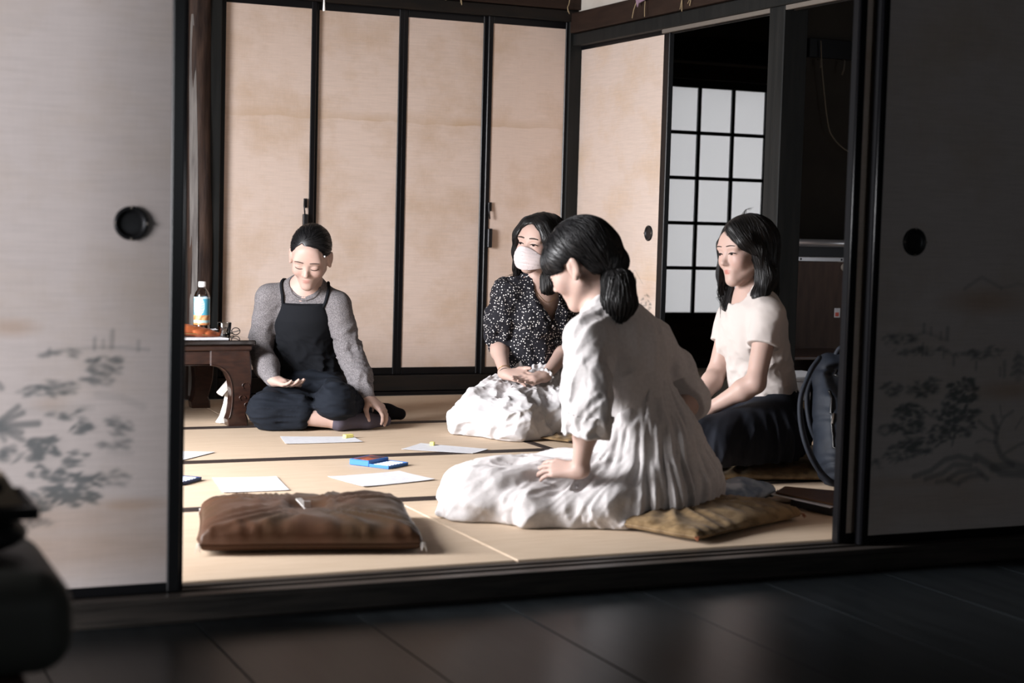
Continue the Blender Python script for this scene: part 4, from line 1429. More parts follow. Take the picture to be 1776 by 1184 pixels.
# ---- masked woman in a dotted blouse, kneeling
def person_b():
    J = JB
    R = person_root(J, 'woman in face mask, dotted black blouse and white skirt, kneeling with folded hands')
    h = Frame(J['head'], J['hf'], J['hu'], 1.05)
    f, T = body_field(J, h, legs=False, feet=False, ears=False)
    hand(f, J['wrR'], A_(J, 'haR') - A_(J, 'wrR'), (-0.45, -0.35, 0.80), -1, curl=(0.22, 0.30, 0.2), spread=0.5, thumb=0.15, thumb_drop=-0.25, sc=0.98)
    hand(f, A_(J, 'wrL') + (0, 0, 0.004), A_(J, 'haL') - A_(J, 'wrL') + np.array((0, 0, 0.010)), (0.3, 0.35, -0.85), -1, curl=(0.10, 0.15, 0.10), spread=0.5, thumb=0.5, thumb_drop=-0.5, sc=0.98)
    finish_body('body', f, h, R)
    face_details(f, h, R, brow_z=0.028, eye_open=1, eye_z=0.004, brow_r=0.0030)
    g = Field()
    g.ell((0, -0.018, 0.048), (0.087, 0.104, 0.093), h, 0.01)
    for s in (-1, 1):
        g.lcone(h, (s * 0.040, 0.060, 0.085), (s * 0.070, 0.050, 0.035), 0.016, 0.020, 0.05)
        g.lcone(h, (s * 0.070, 0.050, 0.035), (s * 0.080, 0.030, -0.03), 0.018, 0.020, 0.04)
        g.lcone(h, (s * 0.080, 0.030, -0.03), (s * 0.084, 0.000, -0.10), 0.020, 0.024, 0.03)
    g.lcone(h, (0, -0.050, 0.02), (0, -0.052, -0.12), 0.090, 0.080, 0.04, flat=0.78, ax=(0, 1, 0))
    g.lcone(h, (-0.082, -0.01, -0.09), (-0.100, -0.035, -0.135), 0.026, 0.024, 0.03)
    g.lcone(h, (-0.100, -0.035, -0.135), (-0.160, -0.050, -0.165), 0.020, 0.006, 0.02)
    g.lcone(h, (0.084, 0.0, -0.09), (0.080, -0.02, -0.125), 0.024, 0.016, 0.03)
    g.post.append(hairline(h, [-.10, -.078, -.066, -.045, -.02, 0, .02, .045, .066, .078, .10], [-.3, -.10, .020, .062, .080, .086, .080, .062, .020, -.10, -.3],
                           [-.2, -.1, -.05, 0, .05, .1], [-.02, -.01, .010, .03, .035, .035]))
    gV, gF = g.mesh(0.0034)
    link('hair', gV, gF, 'hair_black', R, True)

    def flow_b(L):
        out = np.zeros_like(L)
        top = sstep(0.03, 0.10, L[:, 2])
        out[:, 0] = np.sign(L[:, 0]) * (0.15 + 1.1 * top) + np.where((L[:, 0] < -0.07) & (L[:, 2] < -0.10), -1.2, 0)
        out[:, 1] = -0.25 * (1 - top) + 0.25 * top * np.sign(L[:, 1])
        out[:, 2] = -1
        return out
    surface_strands('combed_strands', g, h, gV, flow_b, 2300, 8, 0.010, 0.0011, 'hair_black', R, 6)
    pth = []
    for i in range(26):
        a = random.uniform(-1, 1)
        b_ = random.uniform(-0.02, 0.02)
        pth.append([h.p((-0.092, -0.02 + b_, -0.08)), h.p((-0.110, -0.03 + b_, -0.125 + 0.01 * a)), h.p((-0.150 - 0.02 * random.random(), -0.045 + b_ * 1.6, -0.158 + 0.022 * a))])
    strands('loose_hair', pth, 'hair_black', R, 0.0022)
    # mask
    m = Field()
    m.ell((0, 0.036, -0.048), (0.073, 0.078, 0.070), h, 0.01)
    m.ell((0, 0.088, -0.030), (0.026, 0.034, 0.034), h, 0.030)

    def mk(P, d):
        L = h.loc(P)
        d = np.abs(d) - 0.0012
        top = L[:, 2] - (-0.004 - 6.5 * L[:, 0] ** 2)
        bot = -0.098 + 4.0 * L[:, 0] ** 2 - L[:, 2]
        d = np.maximum(np.maximum(d, top), bot)
        d = np.maximum(d, 0.030 - L[:, 1])
        d = np.maximum(d, np.abs(L[:, 0]) - 0.064)
        return d + 0.0004 * np.sin(L[:, 2] * 420) * (np.abs(L[:, 2] + 0.05) < 0.03)
    m.post.append(mk)
    field_obj('face_mask', m, 0.0016, 'mask_cloth', R, relax=2)
    for s in (-1, 1):
        tube('mask_loop', spline([h.p((s * 0.062, 0.038, -0.022)), h.p((s * 0.080, 0.010, 0.010)), h.p((s * 0.086, -0.022, -0.005)), h.p((s * 0.078, 0.005, -0.04)), h.p((s * 0.060, 0.036, -0.068))], 5), 0.0014, 'mask_cloth', R, 6)
    # blouse
    b = Field()
    nb = A_(J, 'neck')
    b.cone(nb + T.v((0, -0.008, -0.008)), A_(J, 'chest'), 0.062, 0.126, 0.04, flat=0.76, ax=T.y)
    b.cone(A_(J, 'chest'), A_(J, 'waist'), 0.138, 0.132, 0.06, flat=0.78, ax=T.y)
    b.cone(A_(J, 'waist'), A_(J, 'pelvis') + T.v((0, 0, 0.055)), 0.132, 0.112, 0.05, flat=0.85, ax=T.y)
    for s, q in ((1, 'L'), (-1, 'R')):
        sh, el = A_(J, 'sh' + q), A_(J, 'el' + q)
        b.ell((s * 0.055, 0.066, -0.15), (0.055, 0.045, 0.06), T, 0.05)
        b.cone(nb + T.v((0, -0.014, -0.018)), sh, 0.046, 0.052, 0.05)
        b.cone(sh, lerp(sh, el, 0.55), 0.058, 0.066, 0.03)
        b.cone(lerp(sh, el, 0.55), lerp(sh, el, 0.88), 0.066, 0.056, 0.03)
        b.cone(lerp(sh, el, 0.86), lerp(sh, el, 1.02), 0.050, 0.047, 0.006)

    def bf(P, d):
        L = T.loc(P)
        fold = 0.0042 * np.sin(L[:, 0] * 88 + 1.6 * waves(P, 20, 5, 3)) * sstep(-0.03, -0.2, L[:, 2])
        return d + fold - crumple(P, 9, (0.005, 0.003, 0.001), 42)
    b.post.append(bf)
    V, F = b.mesh(0.0044)
    # open V neckline
    L = T.loc(V)
    zc = -0.012
    keep = ~((L[:, 1] > 0.0) & (np.abs(L[:, 0]) < np.clip((L[:, 2] + 0.150) * 0.50, 0, 0.058)) & (L[:, 2] > -0.150))
    keep &= ~((np.hypot(L[:, 0] / 0.060, (L[:, 1] - 0.005) / 0.062) < 1) & (L[:, 2] > -0.03))
    F = F[keep[F].all(1)]
    o = link('blouse', V, F, 'polka_blouse', R, True)
    so = o.modifiers.new('thickness', 'SOLIDIFY')
    so.thickness = 0.003
    so.offset = -1
    for i, z in enumerate((-0.165, -0.225, -0.285, -0.345)):
        p = T.p((0.004, 0.16, z))
        for _ in range(30):
            p = p - T.y * max(b.at([p])[0], 0) * 0.8
        V, F = lathedata([(0.0005, 0.004), (0.0038, 0.003), (0.0045, 0.0), (0.0038, -0.003)], p, 'Y', 10)
        link('button', V, F, 'pearl', R, True)
    # necklace
    pts = []
    for q in np.linspace(-1, 1, 15):
        p = T.p((q * 0.055, 0.14, -0.070 + 0.055 * q * q))
        for _ in range(30):
            p = p - T.y * max(f.at([p])[0] - 0.001, 0) * 0.8
        pts.append(tuple(p))
    tube('necklace', pts, 0.0008, 'gold', R, 5)
    # crinkled white skirt spread over the folded legs
    k = Field()
    pv = A_(J, 'pelvis')
    k.cone(pv + (0, 0, 0.055), pv, 0.118, 0.150, 0.05)
    for s in 'LR':
        k.cone(A_(J, 'hip' + s) + (0, 0, 0.03), A_(J, 'kn' + s) + (0, 0, 0.0), 0.105, 0.088, 0.08)
        k.cone(A_(J, 'kn' + s) + (0, 0, -0.03), A_(J, 'hip' + s) + (0.03, 0, -0.05), 0.070, 0.10, 0.06)
    k.cone((2.60, 2.40, 0.045), (2.72, 2.17, 0.045), 0.060, 0.060, 0.08)
    k.cone((2.72, 2.17, 0.045), (2.95, 2.22, 0.055), 0.055, 0.075, 0.08)
    k.cone((2.95, 2.24, 0.07), (3.06, 2.42, 0.10), 0.10, 0.12, 0.08)
    c0 = lerp(A_(J, 'knL'), A_(J, 'knR'), 0.5)
    fd = _n((c0 - pv) * (1, 1, 0))

    def sk(P, d):
        q = P - pv
        s_ = q @ fd
        r_ = np.hypot(q[:, 0], q[:, 1])
        ph = np.arctan2(q @ np.array((-fd[1], fd[0], 0)), s_ + 0.16)
        long_ = np.sin(24 * ph + 2.0 * waves(P, 18, 12, 3))
        ruch = sstep(0.07, 0.11, P[:, 2]) * np.exp(-((s_ - 0.17) / 0.10) ** 2)
        d = d + 0.0050 * long_ * sstep(0.05, 0.25, r_) - 0.008 * ruch * (1 - 1.7 * np.abs(waves(P * np.array((1.0, 1.0, 0.5)), 130, 13, 4)))
        d = d - crumple(np.stack([0.42 * ph, 0.5 * s_, 0.8 * P[:, 2]], 1), 14, (0.008, 0.005, 0.0018), 40)
        d = d + 0.010 * sstep(0.05, 0.0, P[:, 2]) * waves(P, 40, 21, 3)
        return np.maximum(d, 0.002 - P[:, 2])
    k.post.append(sk)
    field_obj('skirt', k, 0.0045, 'skirt_white', R)
    # scrunchie and bands at the wrists
    wl_, el_ = A_(J, 'wrL'), A_(J, 'elL')
    ax = _n(el_ - wl_)
    a1 = _n(np.cross(ax, (0, 0, 1)))
    a2 = np.cross(ax, a1)
    c = wl_ + ax * 0.012
    pts = [tuple(c + (0.028 + 0.004 * math.sin(9 * q)) * (math.cos(q) * a1 + math.sin(q) * a2) + ax * 0.004 * math.sin(7 * q)) for q in np.linspace(0, 2 * math.pi, 40)]
    tube('scrunchie', pts, [0.0065 + 0.0025 * math.sin(13 * q) for q in np.linspace(0, 2 * math.pi, 40)], 'skirt_white', R, 8)
    wr_, er_ = A_(J, 'wrR'), A_(J, 'elR')
    ax = _n(er_ - wr_)
    a1 = _n(np.cross(ax, (0, 0, 1)))
    a2 = np.cross(ax, a1)
    for o_, r_, m_ in ((0.004, 0.0255, 'cord_dark'), (0.020, 0.0275, 'gold')):
        pts = [tuple(wr_ + ax * o_ + r_ * (math.cos(q) * a1 + math.sin(q) * a2)) for q in np.linspace(0, 2 * math.pi, 24)]
        tube('wristband', pts, 0.0012, m_, R, 5)


# ---- woman in a pale linen dress with a ponytail, seen from behind
def person_c():
    J = JC
    R = person_root(J, 'woman in long pale linen dress with black ponytail, seen from behind on a cushion')
    h = Frame(J['head'], J['hf'], J['hu'], 1.10)
    f, T = body_field(J, h, legs=False, feet=False)
    hand(f, J['wrL'], A_(J, 'haL') - A_(J, 'wrL') + np.array((0, 0, 0.0)), (-0.25, -0.55, 0.80), 1, curl=(0.22, 0.35, 0.30), spread=1.0, thumb=0.35, thumb_drop=0.3, sc=1.0)
    hand(f, J['wrR'], A_(J, 'haR') - A_(J, 'wrR'), (0, 0, 1), -1, curl=(0.3, 0.4, 0.3), sc=1.0)
    finish_body('body', f, h, R)
    face_details(f, h, R)
    g = Field()
    g.ell((0, -0.018, 0.047), (0.084, 0.102, 0.090), h, 0.01)
    g.ell((0, 0.036, 0.040), (0.078, 0.074, 0.056), h, 0.03)
    g.lcone(h, (0, -0.075, 0.0), (0, -0.092, -0.025), 0.055, 0.040, 0.04)
    g.post.append(hairline(h, [-.10, -.08, -.06, 0, .06, .08, .10], [.002, .004, .012, .018, .012, .004, .002],
                           [-.1, 0, .03, .1], [.030, .030, .030, .030], [-.12, -.075, -.05, -.034, -.026, .020, .032], [-.085, -.070, -.052, -.025, .026, .024, .002]))
    gV, gF = g.mesh(0.0034)
    link('hair', gV, gF, 'hair_tied', R, True)
    tie = h.loc(np.array([PONY[0]]))[0]

    def flow_c(L):
        out = tie - L
        out = out / np.linalg.norm(out, axis=1)[:, None]
        fr_ = sstep(0.045, 0.075, L[:, 1])[:, None]
        return out * (1 - fr_) + np.array((0.0, 0.1, -1.0)) * fr_
    surface_strands('combed_strands', g, h, gV, flow_c, 2500, 8, 0.009, 0.0011, 'hair_tied', R, 7)
    pt = Field()
    PT = PONY
    pt.chain(PT, [0.026, 0.043, 0.046, 0.016], 0.03)
    pt.cone(PT[2], np.array(PT[3]) + (-0.022, 0.012, 0.004), 0.034, 0.010, 0.02)

    def pf(P, d):
        q = P - np.array(PT[1])
        ph = np.arctan2(q[:, 1], q[:, 0])
        return d + 0.0016 * np.sin(34 * ph + 3 * waves(P, 20, 2, 3))
    pt.post.append(pf)
    tV, tF = pt.mesh(0.0034)
    link('ponytail', tV, tF, 'hair_black', R, True)
    surface_strands('ponytail_strands', pt, h, tV, lambda L: np.tile(h.R @ np.array((-0.05, -0.1, -1.0)), (len(L), 1)), 1100, 8, 0.010, 0.0013, 'hair_black', R, 17, 0.004)
    V, F = tubedata([tuple(np.array(PT[0]) * 0.75 + np.array(PT[1]) * 0.25 + 0.030 * (math.cos(q) * h.x + math.sin(q) * h.z)) for q in np.linspace(0, 6.283, 20)], 0.005, 6)
    link('hair_tie', V, F, 'cord_dark', R, True)
    pth = []
    for i in range(30):
        a, b_ = random.uniform(-1, 1), random.uniform(-1, 1)
        q1, q2, q3 = np.array(PT[1]), np.array(PT[2]), np.array(PT[3])
        j = np.array((0.030 * a, 0.030 * b_, 0))
        pth.append([q1 + j, q2 + j * 1.15, q3 + j * 0.9 + (0, 0, -0.012 * random.random())])
    strands('loose_hair', pth, 'hair_black', R, 0.0022)
    # dress: bodice with rolled sleeves
    b = Field()
    nb = A_(J, 'neck')
    wa = A_(J, 'waist')
    b.cone(nb + T.v((0, -0.018, -0.004)), A_(J, 'chest'), 0.066, 0.145, 0.05, flat=0.74, ax=T.y)
    b.cone(A_(J, 'chest'), wa + T.v((0, 0, -0.02)), 0.152, 0.150, 0.06, flat=0.80, ax=T.y)
    for s, q in ((1, 'L'), (-1, 'R')):
        sh, el, wr = A_(J, 'sh' + q), A_(J, 'el' + q), A_(J, 'wr' + q)
        b.cone(nb + T.v((0, -0.022, -0.016)), sh, 0.048, 0.060, 0.06)
        b.cone(sh, lerp(sh, el, 0.6), 0.066, 0.066, 0.04)
        b.cone(lerp(sh, el, 0.6), lerp(el, wr, 0.05), 0.066, 0.068, 0.03)
        b.cone(lerp(el, wr, 0.05), lerp(el, wr, 0.28), 0.066, 0.055, 0.02)
    eL, sL = A_(J, 'elL'), A_(J, 'shL')

    def bfold(P, d):
        L = T.loc(P)
        a = np.exp(-((P - lerp(sL, eL, 0.85)) ** 2).sum(1) / 0.014)
        v = (P - sL) @ _n(eL - sL)
        d = d + 0.0050 * a * np.sin(52 * v + 1.6 * waves(P, 30, 31, 3))
        d = d + 0.0045 * np.sin(L[:, 0] * 44 + 9 * L[:, 2] + 1.6 * waves(P, 18, 32, 3)) * sstep(0.0, -0.1, L[:, 2])
        d = d - crumple(P * np.array((1, 1, 0.55)), 33, (0.0045, 0.003, 0.0012), 38) * (0.55 + 0.9 * a)
        for q in 'LR':
            el, wr = A_(J, 'el' + q), A_(J, 'wr' + q)
            ax = _n(wr - el)
            cc = lerp(el, wr, 0.30)
            v = (P - cc) @ ax
            rad = np.linalg.norm(P - cc - v[:, None] * ax, axis=1)
            d = np.where((rad < 0.10) & (P[:, 2] < cc[2] + 0.12), np.maximum(d, v), d)
        return d
    b.post.append(bfold)
    b.ell((0, 0.018, 0.020), (0.062, 0.072, 0.046), T, 0.006, 's')
    field_obj('dress_bodice', b, 0.0042, 'linen_white', R)
    # rolled cuff
    for q in 'L':
        el, wr = A_(J, 'el' + q), A_(J, 'wr' + q)
        c = lerp(el, wr, 0.33)
        ax = _n(wr - el)
        a1 = _n(np.cross(ax, (0, 0, 1)))
        a2 = np.cross(ax, a1)
        cf = Field()
        cf.cone(c - ax * 0.062, c - ax * 0.010, 0.060, 0.058, 0.01)

        def cff(P, d, c=c, ax=ax):
            v = (P - c) @ ax
            d = np.maximum(d - 0.010, np.abs(v + 0.030) - 0.030) - crumple(P, 41, (0.005, 0.003, 0.001), 45)
            rad = np.sqrt(np.maximum(((P - c) ** 2).sum(1) - v * v, 0))
            return np.maximum(d, np.where(v > -0.03, 0.050 - rad, -1))
        cf.post.append(cff)
        field_obj('rolled_cuff', cf, 0.0036, 'linen_white', R)
    # gathered skirt over folded legs
    k = Field()
    pv = A_(J, 'pelvis')
    k.cone(wa + T.v((0, 0, 0.004)), pv + (0, 0, 0.05), 0.148, 0.178, 0.05, flat=0.86, ax=T.y)
    k.cone(pv + (0, 0, 0.05), pv + (0.02, 0, -0.03), 0.182, 0.215, 0.06)
    for s in 'LR':
        k.cone(A_(J, 'hip' + s) + (0, 0, 0.005), A_(J, 'kn' + s), 0.092, 0.072, 0.06)
        k.cone(A_(J, 'kn' + s) + (0, 0, -0.02), A_(J, 'hip' + s) + (0, 0, -0.03), 0.062, 0.10, 0.06)
    k.cone((1.872, 0.60, 0.040), (2.00, 0.44, 0.028), 0.052, 0.040, 0.08)
    k.cone((2.00, 0.43, 0.028), (2.20, 0.345, 0.026), 0.044, 0.040, 0.09)
    k.cone((2.20, 0.365, 0.035), (2.40, 0.40, 0.06), 0.060, 0.085, 0.09)
    k.cone((1.90, 0.80, 0.045), (1.87, 0.62, 0.040), 0.050, 0.050, 0.08)
    c0 = lerp(A_(J, 'knL'), A_(J, 'knR'), 0.5)
    fd = _n((c0 - pv) * (1, 1, 0))
    sd = np.array((-fd[1], fd[0], 0))

    def sk(P, d):
        q = P - pv
        s_, t_ = q @ fd, q @ sd
        ph = np.arctan2(t_, s_)
        below = sstep(wa[2] + 0.01, wa[2] - 0.06, P[:, 2])
        back = sstep(0.22, 0.0, s_)
        wv = waves(P * np.array((1, 1, 0.30)), 16, 51, 3)
        d = d + back * below * (0.5 + 0.9 * sstep(0.3, 0.05, P[:, 2])) * (0.0065 * np.sin(30 * ph + 3.2 * wv) + 0.0045 * np.sin(53 * ph - 2.4 * wv))
        fan = np.arctan2(t_, s_ + 0.10)
        d = d + (1 - back) * 0.0050 * np.sin(24 * fan + 2.6 * waves(P, 16, 52, 3))
        d = d - back * crumple(np.stack([0.30 * ph, 0.28 * P[:, 2], 0.2 * (s_ + t_)], 1), 53, (0.006, 0.0035, 0.0012), 40)
        d = d - (1 - back) * crumple(np.stack([0.55 * fan, 0.50 * s_, 0.75 * P[:, 2]], 1), 57, (0.0075, 0.0040, 0.0015), 36)
        d = d + 0.012 * sstep(0.06, 0.0, P[:, 2]) * waves(P, 45, 55, 3)
        return np.maximum(d, 0.002 - P[:, 2])
    k.post.append(sk)
    field_obj('dress_skirt', k, 0.0048, 'linen_white', R)


# ---- woman in a cream T-shirt and navy skirt, three-quarter view
def person_d():
    J = JD
    R = person_root(J, 'woman in cream short-sleeved shirt and dark skirt, kneeling beside the pillar, facing left')
    h = Frame(J['head'], J['hf'], J['hu'], 1.02)
    f, T = body_field(J, h, legs=False, feet=False, neck_r=0.045, ears=False)
    hand(f, J['wrL'], A_(J, 'haL') - A_(J, 'wrL'), (-0.2, -0.1, 0.9), 1, curl=(0.25, 0.3, 0.2), spread=0.6, thumb=0.3, sc=0.98)
    hand(f, J['wrR'], A_(J, 'haR') - A_(J, 'wrR'), (-0.2, -0.1, 0.9), -1, curl=(0.25, 0.3, 0.2), spread=0.6, thumb=0.3, sc=0.98)
    finish_body('body', f, h, R, lip=(0.90, 0.50, 0.48))
    face_details(f, h, R, brow_z=0.030, eye_open=1, eye_z=0.003)
    g = Field()
    g.ell((0, -0.018, 0.048), (0.088, 0.104, 0.093), h, 0.01)
    g.lcone(h, (0.020, 0.068, 0.090), (0.062, 0.058, 0.040), 0.014, 0.018, 0.05)
    g.lcone(h, (0.062, 0.058, 0.040), (0.082, 0.020, 0.000), 0.017, 0.020, 0.04)
    g.lcone(h, (0.082, 0.010, 0.0), (0.084, -0.018, -0.085), 0.024, 0.028, 0.03)
    g.lcone(h, (0.084, -0.018, -0.085), (0.074, 0.010, -0.150), 0.028, 0.026, 0.03)
    g.lcone(h, (0.074, 0.010, -0.150), (0.066, 0.022, -0.180), 0.024, 0.010, 0.03)
    g.lcone(h, (-0.070, 0.050, 0.035), (-0.082, 0.034, -0.06), 0.014, 0.018, 0.04)
    g.lcone(h, (-0.082, 0.034, -0.06), (-0.060, 0.066, -0.180), 0.022, 0.010, 0.03)
    g.lcone(h, (-0.082, 0.024, -0.08), (-0.042, 0.046, -0.195), 0.024, 0.009, 0.03)
    g.lcone(h, (0, -0.055, 0.02), (0, -0.060, -0.13), 0.090, 0.074, 0.04, flat=0.74, ax=(0, 1, 0))
    g.post.append(hairline(h, [-.10, -.080, -.068, -.050, -.022, 0, .025, .050, .068, .085, .10], [-.3, -.12, .015, .058, .094, .080, .062, .040, .020, .0, -.01],
                           [-.2, -.15, -.1, -.05, 0, .03, .06], [.07, .045, .020, .020, .030, .036, .036]))
    gV, gF = g.mesh(0.0034)
    link('hair', gV, gF, 'hair_black', R, True)

    def flow_d(L):
        out = np.zeros_like(L)
        top = sstep(0.02, 0.10, L[:, 2])
        sg = np.sign(L[:, 0] + 0.022)
        fr_ = sstep(0.02, 0.06, L[:, 1])
        out[:, 0] = sg * (0.05 + 1.1 * top)
        out[:, 1] = -0.9 * fr_ * (L[:, 0] > 0) * (1 - top) + 0.25 * top * np.sign(L[:, 1]) + np.where(L[:, 2] < -0.09, 0.35, 0)
        out[:, 2] = -1
        return out
    surface_strands('combed_strands', g, h, gV, flow_d, 2400, 8, 0.010, 0.0011, 'hair_black', R, 8)
    pth = []
    for i in range(20):
        a = random.uniform(-1, 1)
        pth.append([h.p((-0.08, 0.045, -0.08)), h.p((-0.07, 0.06 + 0.01 * a, -0.14)), h.p((-0.055 + 0.02 * a, 0.085 + 0.015 * a, -0.20 - 0.02 * random.random()))])
    for i in range(20):
        a = random.uniform(-1, 1)
        pth.append([h.p((0.088, -0.01, -0.08)), h.p((0.080, 0.012 + 0.012 * a, -0.14)), h.p((0.068 + 0.012 * a, 0.026 + 0.02 * a, -0.192 - 0.015 * random.random()))])
    for i in range(10):
        a = random.uniform(-1, 1)
        pth.append([h.p((0.02 * a, 0.0, 0.138)), h.p((0.03 * a, -0.015 + 0.02 * a, 0.156)), h.p((0.05 * a, -0.04 + 0.03 * a, 0.155 + 0.008 * a))])
    strands('loose_hair', pth, 'hair_black', R, 0.0008)
    # shirt
    b = Field()
    nb = A_(J, 'neck')
    b.cone(nb + T.v((0, -0.008, -0.002)), A_(J, 'chest'), 0.064, 0.118, 0.04, flat=0.76, ax=T.y)
    b.cone(A_(J, 'chest'), A_(J, 'waist'), 0.132, 0.120, 0.06, flat=0.80, ax=T.y)
    b.cone(A_(J, 'waist'), A_(J, 'pelvis') + T.v((0, 0, 0.02)), 0.120, 0.140, 0.05, flat=0.88, ax=T.y)
    for s, q in ((1, 'L'), (-1, 'R')):
        sh, el = A_(J, 'sh' + q), A_(J, 'el' + q)
        b.ell((s * 0.052, 0.064, -0.145), (0.05, 0.042, 0.055), T, 0.05)
        b.cone(nb + T.v((0, -0.012, -0.014)), sh, 0.046, 0.050, 0.05)
        b.cone(sh, lerp(sh, el, 0.42), 0.054, 0.056, 0.03)

    def tee(P, d):
        L = T.loc(P)
        d = d - crumple(P * np.array((1, 1, 1.3)), 61, (0.005, 0.003, 0.001), 30) * (0.35 + 0.9 * sstep(-0.10, -0.26, L[:, 2]))
        for q in 'LR':
            sh, el = A_(J, 'sh' + q), A_(J, 'el' + q)
            ax = _n(el - sh)
            v = (P - lerp(sh, el, 0.46)) @ ax
            rad = np.linalg.norm(P - lerp(sh, el, 0.46) - v[:, None] * ax, axis=1)
            near = rad < 0.085
            side = np.abs(L[:, 0]) > 0.105
            d = np.where(near & side, np.maximum(d, v), d)
        d = np.maximum(d, -(L[:, 2] + 0.425 + 0.01 * waves(P, 40, 63, 3)))
        return d
    b.post.append(tee)
    b.ell((0, 0.026, 0.026), (0.062, 0.072, 0.050), T, 0.005, 's')
    field_obj('shirt', b, 0.0046, 'tee_cream', R)
    # dark gathered skirt
    k = Field()
    pv = A_(J, 'pelvis')
    k.cone(pv + (0, 0, 0.05), pv + (0, 0, -0.04), 0.125, 0.155, 0.05)
    for s in 'LR':
        k.cone(A_(J, 'hip' + s) + (0, 0, 0.01), A_(J, 'kn' + s), 0.105, 0.080, 0.07)
        k.cone(A_(J, 'kn' + s) + (0, 0, -0.02), A_(J, 'hip' + s) + (0, 0, -0.02), 0.066, 0.10, 0.06)
    k.cone((2.90, 0.97, 0.10), (3.20, 1.02, 0.11), 0.045, 0.06, 0.06)
    c0 = lerp(A_(J, 'knL'), A_(J, 'knR'), 0.5)
    fd = _n((c0 - pv) * (1, 1, 0))
    sd = np.array((-fd[1], fd[0], 0))

    def sk(P, d):
        q = P - pv
        ph = np.arctan2(q @ sd, q @ fd - 0.05)
        d = d + 0.0060 * np.sin(26 * ph + 2.4 * waves(P * np.array((1, 1, 0.4)), 16, 71, 3)) * sstep(0.27, 0.16, P[:, 2])
        d = d - crumple(np.stack([0.30 * ph, 0.25 * np.hypot(q[:, 0], q[:, 1]), 0.3 * P[:, 2]], 1), 72, (0.007, 0.004, 0.0012), 40) * sstep(0.25, 0.17, P[:, 2])
        return np.maximum(d, 0.062 - P[:, 2])
    k.post.append(sk)
    field_obj('skirt', k, 0.0045, 'skirt_navy', R)


import time as _t
_t0 = _t.time()
for _fn in (person_a, person_b, person_c, person_d):
    _fn()
    print(_fn.__name__, round(_t.time() - _t0, 1))
# ------------------------------------------------------------------ cushions
mat('cushion_brown', (0.066, 0.028, 0.013), 0.45, 0.35, var=((0.045, 0.024, 0.009), 5, 0.4, 0.65), bump=(160, 0.3, 0.001), sheen=0.05)
mat('cushion_tan', (0.235, 0.155, 0.075), 0.6, 0.35, var=((0.13, 0.080, 0.034), 26, 0.42, 0.62), bump=(90, 0.4, 0.001), sheen=0.05)
mat('thread_white', (0.72, 0.70, 0.68), 0.8, 0.2)
mat('thread_rust', (0.28, 0.10, 0.05), 0.8, 0.2)


